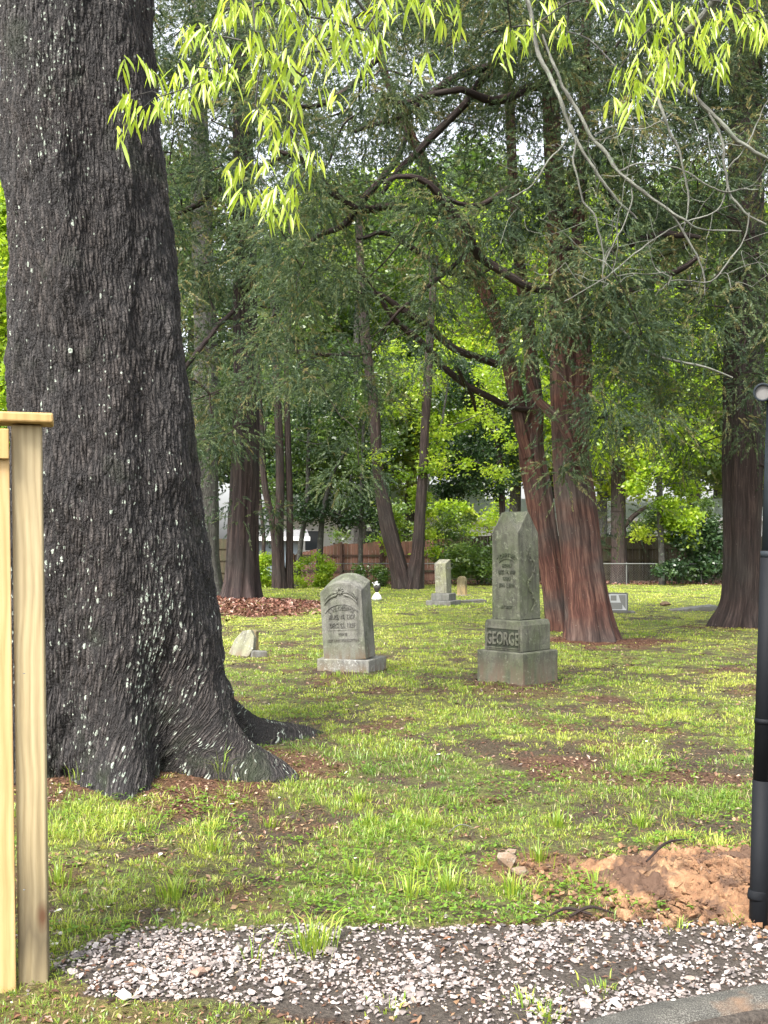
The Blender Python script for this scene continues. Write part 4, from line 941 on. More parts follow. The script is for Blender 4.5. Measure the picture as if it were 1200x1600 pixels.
xr = lambda px, D: (px-CX)/F*D
ysc = [452, 470, 500, 530, 565, 600, 640, 700]; zsc = [868, 864, 856, 849, 850, 844, 846, 842]
board_fence('board_fence', 'reddish brown vertical board fence with sagging scalloped top behind the forked trunk', xr(452, 40), xr(700, 40), 40.0, lambda x: zpx(np.interp(x/40*F+CX, ysc, zsc), 40), RW, RP, [xr(p, 40) for p in (458, 533, 596, 650, 697)], [.35, .95])
board_fence('board_fence', 'dark weathered board fence with exposed rails across the back right of the lawn', xr(702, 40.2), xr(1420, 40.2), 40.2, lambda x: zpx(838, 40.2), DW, DW, [xr(p, 40.2) for p in range(720, 1420, 96)], [.30, .78, 1.25])
board_fence('board_fence', 'dark board fence section running left behind the big oak', xr(-200, 41), xr(392, 41), 41.0, lambda x: zpx(842, 41), DW, DW, [xr(p, 41) for p in range(-190, 392, 96)], [.30, .78, 1.25])
GALV = plain('galvanised_steel', (.20, .21, .205), .5, .4, .5, .15)
t = thing('chain_link_fence', 'low galvanised chain link fence with top rail in front of the board fences', 'fence', (0, 36.6, 0))
ztop = zpx(881, 36.6); X0, X1 = xr(395, 36.6), xr(1330, 36.6)
wood('top_rail', [(np.array([[X0, 36.6, ztop], [0, 36.6, ztop+.01], [X1, 36.6, ztop]]), np.full(3, .019))], GALV, t, 8)
for k in range(9):
    x = X0+(X1-X0)*k/8; wood('post', [(np.array([[x, 36.64, -.1], [x, 36.64, ztop+.05]]), np.full(2, .024))], GALV, t, 8)
wl = []; hh = ztop-.06
for x in np.arange(X0-hh, X1, .09):
    for sgn in (1, -1):
        a0, a1 = (x, x+hh) if sgn > 0 else (x+hh, x); z0, z1 = .04, ztop-.02
        f0 = 0
        if min(a0, a1) < X0 or max(a0, a1) > X1: continue
        wl.append((np.array([[a0, 36.6+.002*sgn, z0], [a1, 36.6+.002*sgn, z1]]), np.full(2, .0016)))
wood('wire_mesh', wl, plain('dull_wire', (.16, .17, .165), .6, .4, .3, .1), t, 3)

def house(label, x, y, w_, d_, h_, roof_h, wm, rm, rz=0.0, cat='house', name='house', wins=()):
    t = thing(name, label, cat, (x, y, 0), rz); b = MB(); b.box(-w_/2, w_/2, -d_/2, d_/2, -.1, h_); b.obj('wall', wm, t)
    r = MB(); o = .45; r.add([(-w_/2-o, -d_/2-o, h_), (w_/2+o, -d_/2-o, h_), (w_/2+o, d_/2+o, h_), (-w_/2-o, d_/2+o, h_), (-w_/2-o, 0, h_+roof_h), (w_/2+o, 0, h_+roof_h)], [(0, 1, 5, 4), (2, 3, 4, 5), (3, 0, 4), (1, 2, 5), (3, 2, 1, 0)])
    r.obj('roof', rm, t); f = MB(); f.box(-w_/2-o-.02, w_/2+o+.02, -d_/2-o-.03, -d_/2-o-.002, h_-.16, h_+.02); f.obj('fascia', WHITE, t)
    for (a, c0, ww, hh_) in wins:
        q = MB(); q.box(a-ww/2, a+ww/2, -d_/2-.05, -d_/2-.003, c0, c0+hh_); fr = q.obj('window', WHITE, t); g = MB(); g.box(a-ww/2+.07, a+ww/2-.07, -d_/2-.058, -d_/2-.052, c0+.07, c0+hh_-.07); g.obj('pane', GLASS, fr)
WHITE = plain('white_paint', (.78, .79, .78), .5, .4, 0, .04); GLASS = plain('window_glass', (.05, .06, .07), .08, .8, 0, .1)
def siding(name, c):
    t = NT(name); w = t.n('TexWave', {'Scale': 2.4, 'Distortion': 0.0}, wave_type='BANDS', bands_direction='Z', wave_profile='SAW'); t.set(w.inputs['Vector'], t.obj())
    n = t.noise(t.obj(), 3, 4); col = t.mix(n, tuple(x*.85 for x in c), c); return t.bsdf(col, .6, .3, bump=w.outputs[1], bs=.6, bd=.02)
SID = siding('white_siding', (.74, .76, .76)); SIDB = siding('blue_grey_siding', (.30, .38, .44))
RFW = plain('pale_metal_roof', (.62, .66, .68), .45, .4, .1, .1); RFG = plain('grey_shingle', (.20, .20, .21), .85, .2, 0, .35, 12)
house('white sided house with pale roof glimpsed between the trees above the reddish fence', xr(590, 64), 66, 12.5, 8, 3.1, 2.2, SID, RFW, .03, wins=[(-4, 1.0, 1.1, 1.3), (-.5, 1.0, 1.1, 1.3), (3.6, 1.0, 1.6, 1.3)])
house('long low white building glimpsed above the dark fence left of the right cedar', xr(960, 60), 62, 17, 7, 2.9, 1.3, SID, RFW, -.02, wins=[(-5, 1.1, 1.2, 1.1), (0, 1.1, 1.2, 1.1), (5, 1.1, 1.2, 1.1)])
house('small blue grey garden shed with low roof at the left behind the chain link fence', xr(418, 45), 46, 2.4, 2.4, 1.75, .35, SIDB, RFG, .15, 'shed', 'garden_shed')

# ------------------------------------------------------------------ grave stones
def text_mesh(parent, name, s, size, mat, M, ext=.004, arc=None, xs=1.0):
    "raised lettering; M places the text plane (local x right, y up, z out)"
    chars = [(s, 0, 0, 0)]
    cu = bpy.data.curves.new(name, 'FONT'); cu.body = s; cu.size = size; cu.extrude = ext; cu.align_x = 'CENTER'; cu.resolution_u = 2; cu.offset = size*.018
    tmp = bpy.data.objects.new('tmp', cu); COL.objects.link(tmp); bpy.context.view_layer.update()
    me = bpy.data.meshes.new_from_object(tmp.evaluated_get(bpy.context.evaluated_depsgraph_get())); bpy.data.objects.remove(tmp)
    n = len(me.vertices); co_ = np.empty(n*3, np.float32); me.vertices.foreach_get('co', co_); co_ = co_.reshape(-1, 3); co_[:, 0] *= xs
    if arc:
        a = co_[:, 0]/arc; r = arc+co_[:, 1]; co_ = np.c_[np.sin(a)*r, np.cos(a)*r-arc, co_[:, 2]]
    Mn = np.array(M); co_ = co_@Mn[:3, :3].T+Mn[:3, 3]; me.vertices.foreach_set('co', co_.astype(np.float32).ravel()); me.update(); me.materials.clear(); me.materials.append(mat)
    o = link(name, me, parent); return o
def face(ox, oy, oz): return Matrix(((1, 0, 0, ox), (0, 0, -1, oy), (0, 1, 0, oz), (0, 0, 0, 1)))   # on a face that looks to local -Y

MOSSY = stone_mat('mossy_stone', (.150, .145, .120), (.078, .092, .048), (.25, .265, .19), .7, (.20, .135, .095), .6, zst=.30, zmax=.4)
DKM = stone_mat('mossy_stone_shaded', (.05, .052, .042), (.035, .045, .022), (.10, .11, .08), .8, (.2, .13, .09), .3)  # panel plate colour darkened to stand for shade in a recess
MOSSL = stone_mat('mossy_stone_lettering', (.085, .088, .070), (.06, .075, .038), (.2, .22, .17), .8, (.20, .135, .095), .3)  # letters toned darker than the stone for their shadowed edges
ob = thing('obelisk_monument', 'tall mossy pointed stone monument on two square blocks with a carved family name', 'grave monument', (1.40, 10.74, float(gh(1.4, 10.74))-.02), math.radians(-45))
b = MB(); b.box(-.30, .30, -.30, .30, -.08, .345); b.obj('base_block', MOSSY, ob, bevel=.012)
b = MB(); b.prism([(-.245, .345), (.245, .345), (.245, .615), (.222, .665), (-.222, .665), (-.245, .615)], -.245, .245); o_ = b.obj('die_block', MOSSY, ob, bevel=.012)
# shaft with four gables
hb, ht, ze, zp = .180, .172, 1.565, 1.792; z0 = .665
V = [(-hb, -hb, z0), (hb, -hb, z0), (hb, hb, z0), (-hb, hb, z0), (-ht, -ht, ze), (ht, -ht, ze), (ht, ht, ze), (-ht, ht, ze),
     (0, -ht-.004, zp), (ht+.004, 0, zp), (0, ht+.004, zp), (-ht-.004, 0, zp), (0, 0, zp)]
b = MB(); b.add(V, [(3, 2, 1, 0), (0, 1, 5, 8, 4), (1, 2, 6, 9, 5), (2, 3, 7, 10, 6), (3, 0, 4, 11, 7), (4, 8, 12), (8, 5, 12), (5, 9, 12), (9, 6, 12), (6, 10, 12), (10, 7, 12), (7, 11, 12), (11, 4, 12)])
sh = b.obj('shaft', MOSSY, ob, bevel=.007); sh.rotation_euler = (0, math.radians(-1.2), 0)
# name panel: plate coloured dark as recess shade, raised border and letters
b = MB(); x0, x1, z0_, z1_ = -.205, .205, .385, .575; w_ = .010
for (a, c, d_, e) in ((x0, x1, z0_-w_, z0_), (x0, x1, z1_, z1_+w_), (x0-w_, x0, z0_-w_, z1_+w_), (x1, x1+w_, z0_-w_, z1_+w_)): b.box(a, c, -.254, -.243, d_, e)
b.obj('panel_border', MOSSY, ob); b = MB(); b.box(-.205, .205, -.2475, -.243, .385, .575); b.obj('name_panel', DKM, ob); text_mesh(ob, 'carved_name', 'GEORGE', .185, MOSSY, face(0, -.2520, .415), .006, xs=.60)
yf = -.181
al = []; th = np.linspace(-.95, .95, 24)
for rr_, zc in ((.165, 1.21), (.125, 1.19)): al.append((np.c_[np.sin(th)*rr_, np.full(24, yf), zc+np.cos(th)*rr_*.85], np.full(24, .0035)))
o_ = wood('arch_rib', [(p+np.array(ob.location), r) for p, r in al], MOSSL, ob, 6)
for s_, z_, sz, xs_ in (('JOHN W.', 1.315, .062, .8), ('BORN', 1.21, .05, .9), ('DEC. 17, 1849', 1.14, .055, .68), ('DIED', 1.075, .05, .9), ('JAN. 4, 1891', 1.005, .055, .68), ('AT REST', .78, .045, .9)):
    text_mesh(ob, 'inscription', s_, sz, MOSSL, face(0, yf-.001, z_), .004, arc=.2 if z_ > 1.3 else None, xs=xs_)
# scrolling vine relief on the side face
b = []; tt = np.linspace(0, 1, 80); b.append((np.c_[np.full(80, .1815), .055*np.sin(tt*11), .76+tt*.62], np.full(80, .006)))
for k in range(22):
    z = .78+k*.028; y = .06*math.sin((z-.76)/.62*11); a = rng.uniform(0, 6.28); c = .035; b.append((np.array([[.182, y, z], [.187, y+math.cos(a)*c*.5, z+math.sin(a)*c*.5], [.182, y+math.cos(a)*c, z+math.sin(a)*c]]), np.array([.004, .011, .002])))
wood('vine_relief', [(p+np.array(ob.location), r) for p, r in b], MOSSY, ob, 6)

GREYST = stone_mat('grey_marble_worn', (.20, .195, .17), (.11, .13, .07), (.36, .37, .29), .45, (.16, .11, .07), .5, seed=3.1, zst=.18, zmax=.45)
GREYL = stone_mat('grey_marble_lettering', (.155, .15, .135), (.08, .09, .05), (.4, .42, .36), .4, (.16, .11, .07), .4, seed=3.1)
WHITT = stone_mat('white_worn_slab', (.25, .245, .225), (.20, .19, .13), (.52, .52, .48), .35, (.20, .14, .085), .7, seed=7.7, zst=.13, zmax=.5)
rzt = math.radians(-20.5); c0 = P(576, 1057, DG(1057)); ax = np.array([math.cos(rzt), math.sin(rzt)]); ay = np.array([-math.sin(rzt), math.cos(rzt)])
ctr = np.array([c0[0], c0[1]])-ax*.31+ay*.28
hs_ = thing('headstone', 'leaning headstone with curved slanting top and palm leaf carving on a pale slab', 'headstone', (ctr[0], ctr[1], float(gh(*ctr))-.015), rzt)
b = MB(); b.box(-.31, .31, -.28, .28, -.06, .155, jit=.003); b.obj('base_slab', WHITT, hs_, bevel=.012)
# body: arched slanted top
n = 20; xx = np.linspace(-.25, .25, n); fr = .755+.105*(1-(xx/.25)**2); bk = .855+.10*(1-(xx/.25)**2)
V = [(-.255, -.17, 0), (.255, -.17, 0), (.255, .14, 0), (-.255, .14, 0)]+[(x, -.165, z) for x, z in zip(xx, fr)]+[(x, .13, z) for x, z in zip(xx, bk)]
fa = [tuple([0, 1]+[4+i for i in range(n-1, -1, -1)]), tuple([2, 3]+[4+n+i for i in range(n)]), (1, 2, 4+2*n-1, 4+n-1), (3, 0, 4, 4+n), (0, 3, 2, 1)]+[(4+i, 5+i, 5+n+i, 4+n+i) for i in range(n-1)]
b = MB(); b.add(V, fa); bd = b.obj('tablet', GREYST, hs_, bevel=.010); bd.location = (.01, -.075, .155); bd.rotation_euler = (math.radians(1.5), math.radians(-3.6), 0)
th = np.linspace(-1.0, 1.0, 24); al = [(np.c_[np.sin(th)*.235, np.full(24, -.1705), .415+np.cos(th)*.20], np.full(24, .0045))]
def rel(name, lst, mat, par):
    V, Fq, U = tubes(lst, 6); return build(name, V, Fq, mat, par, True, uv=U)
rel('arch_rib', al, GREYL, bd)
fr_ = []
for sx in (-1, 1):
    for k in range(11):
        t_ = k/10; px_, pz_ = sx*(.03+.15*t_), .735-.05*t_**2*1.6+.0
        for up_ in (1, -1):
            a = math.radians(35+25*t_)*up_; L_ = .062*(1-.3*t_); dx, dz = sx*math.cos(a)*L_, math.sin(a)*L_-.006
            if pz_+dz > .835-.9*abs(px_+dx)**1.6: dz *= .5
            fr_.append((np.array([[px_, -.170, pz_], [px_+dx*.5, -.176, pz_+dz*.5], [px_+dx, -.170, pz_+dz]]), np.array([.003, .0085, .001])))
for k in range(9):
    a = k/9*6.28; fr_.append((np.array([[math.cos(a)*.012, -.170, .765+math.sin(a)*.012], [math.cos(a)*.03, -.182, .765+math.sin(a)*.03], [math.cos(a)*.045, -.17, .765+math.sin(a)*.045]]), np.array([.004, .011, .003])))
rel('palm_leaf_relief', fr_, GREYST, bd)
for s_, z_, sz, xs_, ar in (('J. W. GEORGE', .555, .066, .72, .235), ('AUG. 19, 1857', .455, .070, .72, None), ('DEC. 22, 1929', .36, .070, .74, None), ('GONE', .272, .040, .9, None), ('BUT NOT FORGOTTEN', .20, .045, .78, None)):
    text_mesh(bd, 'inscription', s_, sz, GREYL, face(0, -.171, z_), .005, arc=ar, xs=xs_)
r_ = MB(); r_.box(-.17, .17, -.1735, -.168, .332, .338); r_.obj('ruled_line', WHITT, bd)

PALE = stone_mat('pale_rough_stone', (.23, .22, .18), (.25, .26, .14), (.58, .58, .5), .3, (.2, .15, .1), .6, seed=1.3, zst=.1)
GRAN = stone_mat('grey_granite', (.19, .19, .18), (.10, .10, .08), (.28, .28, .25), .3, (.15, .12, .09), .2, seed=5.5, zst=.1)
# small marker with a slanted lectern top
Dk = 24.2; x_ = xr(693, Dk)
t = thing('small_headstone', 'small pale upright stone with slanted bright top on two dark steps near the board fence', 'headstone', (x_, Dk, float(gh(x_, Dk))-.02), math.radians(-32))
b = MB(); b.box(-.33, .33, -.27, .27, -.05, .13, jit=.004); b.obj('base_step', GRAN, t, bevel=.012)
b = MB(); b.box(-.24, .24, -.19, .19, .13, .30, jit=.004); b.obj('upper_step', GRAN, t, bevel=.02)
b = MB(); b.prism([(-.15, .30), (.15, .30), (.15, 1.10), (-.15, 1.10)], -.13, .13); V = b.V[0]; V[[2, 3], 2] -= .10; V[[2, 3, 6, 7], 0] -= .03; b.obj('tablet', PALE, t, bevel=.012)
b = MB(); b.box(.155, .172, -.11, .12, .88, .905); b.obj('ledge', WHITT, t)
Dk = 28.5; x_ = xr(722, Dk)
OCH = stone_mat('ochre_stone', (.26, .20, .11), (.12, .11, .06), (.5, .46, .34), .45, (.6, .42, .2), .3, seed=2.2, zst=.35, zmax=.45)
t = thing('small_headstone', 'little round topped ochre stained stone beside the stone with the slanted top', 'headstone', (x_, Dk, float(gh(x_, Dk))-.02), math.radians(-28))
b = MB(); b.prism([(-.13, 0), (.13, 0), (.125, .42), (.10, .50), (.05, .545), (-.05, .545), (-.10, .50), (-.125, .42)], -.08, .08); b.obj('tablet', OCH, t, bevel=.02)
b = MB(); b.box(-.22, .22, -.18, .18, -.03, .035); b.obj('plinth', WHITT, t, bevel=.01)
Dk = 25.3; x_ = xr(737, Dk); t = MB(); t.box(-.32, .32, -.2, .2, -.04, .06, jit=.01); o = t.obj('flat_marker', GRAN, None, bevel=.01, loc=(x_, Dk, float(gh(x_, Dk))), rz=.2); tag(o, 'low flat grey stone in the grass right of the small stepped headstone', 'grave marker')
# polished granite marker behind the cedar
Dk = 21.6; x_ = xr(952, Dk)
t = thing('granite_headstone', 'low modern grey granite headstone with polished panels partly behind the buttressed cedar', 'headstone', (x_, Dk, float(gh(x_, Dk))-.02), math.radians(-8))
POL = plain('polished_granite', (.62, .63, .64), .25, .5, 0, .15, 60); DKP = plain('dark_inscription_panel', (.22, .22, .21), .4, .5, 0, .3, 60)
b = MB(); b.box(-.52, .52, -.18, .18, -.03, .06); b.obj('base_slab', GRAN, t, bevel=.01)
b = MB(); b.box(-.42, .38, -.10, .10, .06, .44); b.obj('tablet', GRAN, t, bevel=.008)
b = MB(); b.prism([(-.40, .08), (.345, .08), (.345, .415), (-.40, .415)], -.106, -.102); b.obj('polished_face', POL, t)
for (a, c, d_, e) in ((-.38, -.03, .12, .27), (.02, .26, .10, .24), (.02, .14, .28, .39), (-.38, -.10, .30, .39)): b = MB(); b.box(a, c, -.112, -.108, d_, e); b.obj('inscription_panel', DKP, t)
b = MB(); b.prism([(.22, .26), (.33, .10), (.33, .40), (.18, .40)], -.112, -.108); b.obj('corner_ornament', DKP, t)
Dk = 22.3; b = MB(); b.prism([(-.55, -.02), (.45, -.02), (.50, .11), (.35, .135), (-.55, .02)], -.25, .25); o = b.obj('grave_ledger', GRAN, None, bevel=.012, loc=(xr(1085, Dk), Dk, float(gh(xr(1085, Dk), Dk))), rz=-.12); tag(o, 'long flat grey ledger stone tilting up on the open lawn left of the right cedar', 'grave ledger')
V_, T_ = hull(16, (.14, .1, .075), seed=3); o = build('stone', V_, T_, stone_mat('brown_stone', (.12, .08, .05), (.07, .05, .03), (.2, .16, .1), .3), None, False, loc=(xr(1040, 24), 24, float(gh(xr(1040, 24), 24))+.05)); tag(o, 'small brown rock on the far lawn above the flat grey ledger', 'rock')
# broken stones
gz = lambda x, y: float(gh(x, y))
def slab(name, label, outline, th_, loc, rz, tilt, mat, cat='broken stone'):
    b = MB(); b.prism(outline, -th_/2, th_/2); o = b.obj(name, mat, None, bevel=.012, loc=loc); o.rotation_euler = tilt+(rz,); o.rotation_euler = (tilt[0], tilt[1], rz); tag(o, label, cat); return o
Dk = 13.2
slab('broken_headstone', 'pale broken slab leaning left beside the big oak', [(-.16, -.03), (.12, -.03), (.16, .12), (.13, .27), (.05, .355), (-.06, .31), (-.13, .18)], .09, (xr(376, Dk), Dk, gz(xr(376, Dk), Dk)), -.35, (math.radians(-14), math.radians(12)), PALE)
slab('stone_stub', 'narrow upright tan stone directly behind the leaning broken slab', [(-.085, -.03), (.08, -.03), (.075, .30), (.02, .32), (-.08, .29)], .10, (xr(394, 13.5), 13.5, gz(xr(394, 13.5), 13.5)), -.2, (0, 0), OCH)
slab('stone_block', 'small low dark block at the foot of the tan upright stone', [(-.10, -.02), (.11, -.02), (.115, .07), (-.08, .085)], .14, (xr(403, 13.15), 13.15, gz(xr(403, 13.15), 13.15)), .25, (0, 0), GRAN)
# flower vase
Dk = 26; x_ = xr(589, Dk); t = thing('flower_vase', 'dark vase with white flowers on a white foot just right of the arched headstone', 'vase', (x_, Dk, gz(x_, Dk)))
r_ = [(0, .11), (.05, .13), (.12, .10), (.2, .035), (.27, .07), (.33, .10), (.36, .09)]
def lathe(prof, k=20):
    V = [(r*math.cos(a), r*math.sin(a), z) for z, r in prof for a in np.arange(k)/k*2*math.pi]; n = len(prof)
    Fq = [(i*k+j, i*k+(j+1) % k, (i+1)*k+(j+1) % k, (i+1)*k+j) for i in range(n-1) for j in range(k)]+[tuple(range(k-1, -1, -1)), tuple((n-1)*k+j for j in range(k))]
    b = MB(); b.add(V, Fq); return b
lathe(r_[:4]).obj('foot', WHITE, t, True); lathe([(.2, .035), (.27, .07), (.33, .10), (.36, .09)]).obj('bowl', plain('dark_vase', (.05, .045, .04)), t, True)
b = MB()
for k in range(14):
    v, f = hull(10, (.035, .035, .03), seed=k+40); b.add(v+np.array([rng.normal(0, .05), rng.normal(0, .04), .40+rng.uniform(-.02, .06)]), f)
b.obj('flowers', WHITE, t)

# ------------------------------------------------------------------ wooden fence with post, front left
PINE = wood_mat('fresh_pine', (.36, .21, .085), (.50, .335, .15), (.60, .44, .24)); PINE2 = wood_mat('fresh_pine_cap', (.34, .20, .075), (.48, .31, .12), (.58, .41, .18), knots=False)
POSTW = wood_mat('weathered_pine_post', (.22, .165, .085), (.40, .315, .175), (.54, .45, .28), .5, 1.2, True, (.085, .068, .045))
Dp = 3.41
t = thing('pine_fence', 'new yellow pine privacy fence ending at a weathered square post at the left edge', 'fence', (xr(54, Dp), Dp, gz(xr(54, Dp), Dp)-.02), math.radians(17))
tl = -math.radians(.72)
b = MB(); b.box(-.048, .046, -.045, .045, -.12, 1.862, jit=.0015); o = b.obj('post', POSTW, t, bevel=.006); o.rotation_euler[1] = tl
xo = -.054
for k in range(6):
    w_ = .138; z_ = -.03; b = MB(); b.box(-w_, 0, -.012, .007, z_, 1.83, jit=.001); o = b.obj('board', PINE, t, bevel=.003, loc=(xo-k*(w_+.004), -.055-.002*(k % 2), 0)); o.rotation_euler[1] = tl; o.location[0] += 0
b = MB(); b.box(-1.0, -.001, -.020, 0, 1.745, 1.842); o = b.obj('trim_board', PINE2, t, bevel=.003, loc=(xo+.002, -.070, 0)); o.rotation_euler[1] = tl
for z_ in (.25, 1.0): b = MB(); b.box(-1.0, -.001, 0, .038, z_, z_+.09); o = b.obj('rail', PINE, t, loc=(xo, -.045, 0)); o.rotation_euler[1] = tl
b = MB(); b.box(-1.05, .105, -.085, .062, 1.865, 1.897); o = b.obj('cap_board', PINE2, t, bevel=.006, loc=(-.040, -.01, 0)); o.rotation_euler[1] = tl*.2
for (x_, z_) in ((-.075, 1.05), (-.16, 1.78), (-.075, .35)): lathe([(0, .004), (.002, .004)], 8).obj('nail_head', GALV, t, loc=(xo+x_+.1, -.092, z_))
# ------------------------------------------------------------------ black metal post, right
BLK = plain('black_powder_coat', (.006, .007, .009), .7, .18, 0, .3, 18); BLK2 = plain('black_tube_reflection_tint', (.018, .024, .029), .7, .2, 0, .35, 14)  # upper tube tone has bluish reflections put into its base colour
Dq = 3.89; xb = xr(1183, Dq)
t = thing('metal_post', 'tall black metal gate post with sleeve joints by the orange soil', 'post', (xb, Dq, gz(xb, Dq)))
def cyl(name, pts, r, mat, k=28): V, Fq, U = tubes([(np.array(pts, float), np.array(r, float))], k); n = len(pts); caps = [np.arange(k)[None, ::-1], (np.arange(k)+(n-1)*k)[None]]; return build(name, V, [Fq]+caps, mat, t, True)
lean = lambda z: xr(1204, Dq)*0+(z/1.98)*(xr(1210, Dq)-xb)
cyl('lower_sleeve', [(0, 0, -.2), (lean(.55), 0, .55)], [.0345, .0345], BLK)
cyl('ground_collar', [(0, 0, .10), (0, 0, .105), (lean(.13), 0, .13), (lean(.13), 0, .135)], [.035, .0365, .0365, .035], BLK)
cyl('joint_ring', [(lean(.765), 0, .765), (lean(.785), 0, .785)], [.0348, .0348], BLK); cyl('middle_tube', [(lean(.551), 0, .551), (lean(1.40), 0, 1.40)], [.0325, .0325], BLK)
cyl('joint_ring', [(lean(1.40), 0, 1.395), (lean(1.42), 0, 1.42)], [.0330, .0330], BLK2); cyl('upper_tube', [(lean(1.421), 0, 1.421), (lean(2.0), 0, 2.0)], [.0290, .0290], BLK2)
rc = P(1192, 613, 3.66)-np.array(t.location); dv = nrm(P(1192, 613, 3.66)-np.array([-.12, 0, 1.50])); sx_ = nrm(np.cross(dv, [0, 0, 1.0])); sz_ = np.cross(sx_, dv)
th = np.arange(28)/28*2*np.pi; ring = lambda r, d: rc+dv*d+r*(np.cos(th)[:, None]*sx_+np.sin(th)[:, None]*sz_)
i = np.arange(28); j = (i+1) % 28
build('top_pipe', np.concatenate([ring(.0315, .012), ring(.0315, .34)]), [np.stack([j, i, i+28, j+28], 1), (i+28)[None]], BLK2, t, True)
build('pipe_rim', np.concatenate([ring(.0335, .012), ring(.0335, 0), ring(.0255, -.001), ring(.0255, .012)]), [np.stack([i+28*q, j+28*q, j+28*q+28, i+28*q+28], 1) for q in range(3)], BLK2, t, True)
build('pipe_plug', ring(.0255, .008), [np.arange(28)[None, ::-1]], plain('pale_plug', (.16, .155, .15), .6), t, False)

# ------------------------------------------------------------------ small things on the ground
def shells(name, lst, mats, labels, cat, sz, group):
    v, f = hull(9, (1, .7, .22), seed=5); me0 = None
    for i, (px, py) in enumerate(lst):
        D = DG(py); x = xr(px, D); k = sz*rng.uniform(.75, 1.3)
        if me0 is None: o = build(name, v, f, mats, None, False); me0 = o
        else: o = me0.copy(); COL.objects.link(o)
        o.location = (x, D, gz(x, D)+.014); o.scale = (k, k, k); o.rotation_euler = (rng.normal(0, .3), rng.normal(0, .3), rng.uniform(0, 6)); tag(o, labels, cat, group)
PET = plain('white_petal', (.82, .80, .76), .6, .3, 0, .08)
shells('petal', [(95, 1252), (125, 1262), (308, 1256), (362, 1262), (437, 1250), (195, 1290), (168, 1420), (192, 1560), (420, 1105), (743, 1096), (840, 1418), (735, 1460), (555, 1343), (90, 1425), (820, 1058), (685, 1180), (85, 1480), (540, 1210), (1010, 1160), (250, 1340)],
       PET, 'small white fallen petal lying on the lawn', 'petal', .016, 'white petals scattered on the lawn')
o = build('leaf', *hull(8, (.02, .012, .004), seed=9), plain('orange_leaf', (.62, .33, .14), .6), None, False, loc=(xr(408, DG(1313)), DG(1313), .02)); tag(o, 'orange fallen leaf in the grass below the oak roots', 'leaf')
rk = [(790, 1352, .055, 'grey rock half sunk in grass at the left end of the clay'), (812, 1368, .04, 'tan rock beside the grey rock left of the clay heap'), (800, 1338, .03, 'smallest rock of the three left of the clay heap')]
RK = stone_mat('field_rock', (.24, .19, .15), (.12, .10, .07), (.3, .27, .22), .3)
for i, (px, py, s, lab) in enumerate(rk): D = DG(py); x = xr(px, D); v, f = hull(18, (s*1.2, s, s*.8), seed=70+i); o = build('rock', v, f, RK, None, False, loc=(x, D, gz(x, D)+s*.35)); tag(o, lab, 'rock')
v, f = hull(16, (.034, .028, .018), seed=33); o = build('rock', v, f, PET, None, False, loc=(xr(192, DG(1563)), DG(1563), gz(xr(192, DG(1563)), DG(1563))+.01)); tag(o, 'white stone lying in the grass at the bottom left', 'rock')
for i, (a, b_, lab) in enumerate([((1010, 1388), (1075, 1360), 'dark curved stick lying on the orange clay'), ((890, 1442), (960, 1436), 'dark rotten stick along the edge of the gravel'), ((925, 1438), (850, 1446), 'short broken bark piece left of the rotten stick'), ((700, 1305), (740, 1300), 'pale straight twig in the grass near the middle')]):
    p0 = P(*a, DG(a[1])); p1 = P(*b_, DG(b_[1])); p0[2] = gz(*p0[:2])+(.11 if i == 0 else .02); p1[2] = gz(*p1[:2])+(.14 if i == 0 else .025)
    V, Fq, U = tubes([resample(np.array([p0, (p0+p1)/2+[0, .03, .02], p1]), np.array([.004, .0065, .002])*(.5 if i == 3 else 1), .02)], 6); o = build('stick', V-p0, Fq, DARKB if i < 3 else LICHB, None, True, uv=U, loc=p0); tag(o, lab, 'stick')

EXPO = 1.8

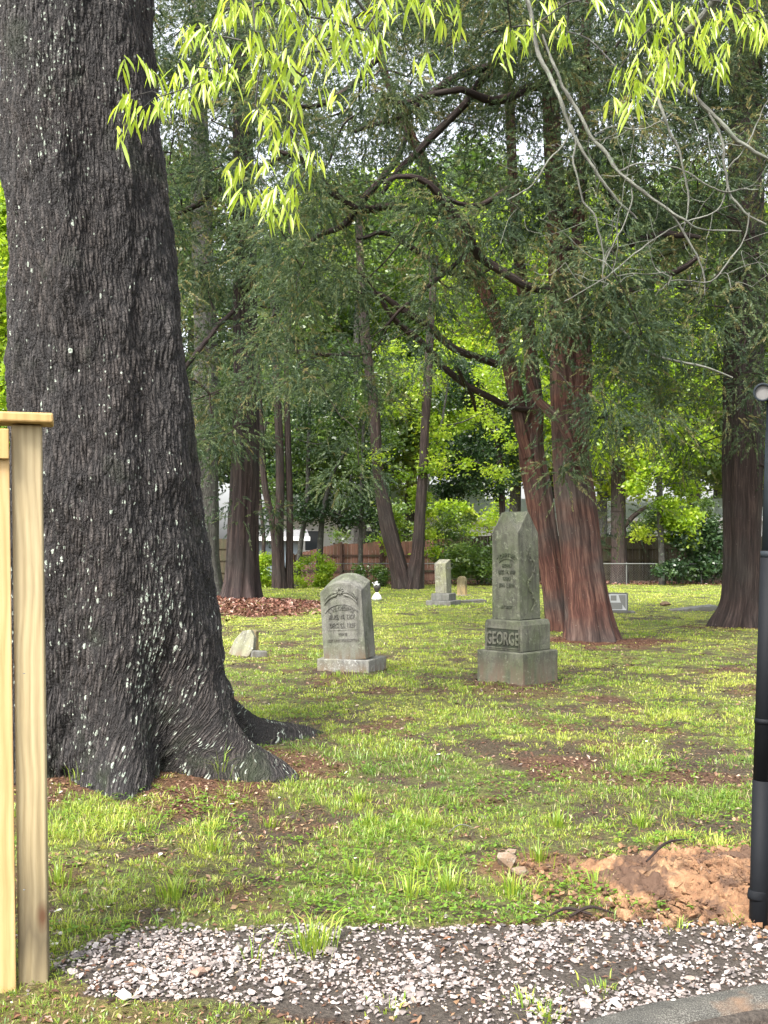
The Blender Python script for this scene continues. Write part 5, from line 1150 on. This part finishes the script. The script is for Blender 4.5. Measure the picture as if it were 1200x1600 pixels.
# ------------------------------------------------------------------ camera, light
cam = bpy.data.cameras.new('camera'); co = link('camera', cam); S.camera = co
co.location = (0, 0, H); co.rotation_euler = (math.pi/2, 0, 0)
cam.sensor_fit = 'VERTICAL'; cam.sensor_height = 24.0; cam.lens = 24.0*F/1600.0; cam.shift_y = 50/1600.0
cam.clip_start = .05; cam.clip_end = 1500
w = bpy.data.worlds.new('World'); S.world = w; w.use_nodes = True; nt = w.node_tree; nt.nodes.clear()
wo = nt.nodes.new('ShaderNodeOutputWorld'); bg = nt.nodes.new('ShaderNodeBackground'); sky = nt.nodes.new('ShaderNodeTexSky')
SUN_EL, SUN_AZ = math.radians(52), math.radians(-146)   # azimuth from +Y, clockwise
sky.sky_type = 'NISHITA'; sky.sun_disc = False; sky.sun_elevation = SUN_EL; sky.sun_rotation = SUN_AZ; sky.air_density = 1.0; sky.dust_density = 4.0; sky.ozone_density = 1.0
hs = nt.nodes.new('ShaderNodeHueSaturation'); hs.inputs['Saturation'].default_value = .25
nt.links.new(sky.outputs[0], hs.inputs['Color']); nt.links.new(hs.outputs[0], bg.inputs[0]); bg.inputs[1].default_value = .15; nt.links.new(bg.outputs[0], wo.inputs[0])
sl = bpy.data.lights.new('sun', 'SUN'); sl.energy = 2.0; sl.angle = math.radians(20); sl.color = (1, .95, .86)
so = link('sun', sl); d = Vector((math.sin(SUN_AZ)*math.cos(SUN_EL), math.cos(SUN_AZ)*math.cos(SUN_EL), math.sin(SUN_EL)))
so.rotation_euler = d.to_track_quat('Z', 'Y').to_euler(); so.location = d*30
S.view_settings.view_transform = 'Standard'; S.view_settings.look = 'None'; S.view_settings.exposure = EXPO; S.view_settings.gamma = 1.0; S.view_settings.use_curve_mapping = False
S.render.engine = 'CYCLES'; S.cycles.use_denoising = True; S.cycles.max_bounces = 7; S.cycles.diffuse_bounces = 4; S.cycles.transmission_bounces = 4; S.cycles.glossy_bounces = 2; S.cycles.caustics_reflective = False; S.cycles.caustics_refractive = False
S.render.film_transparent = False
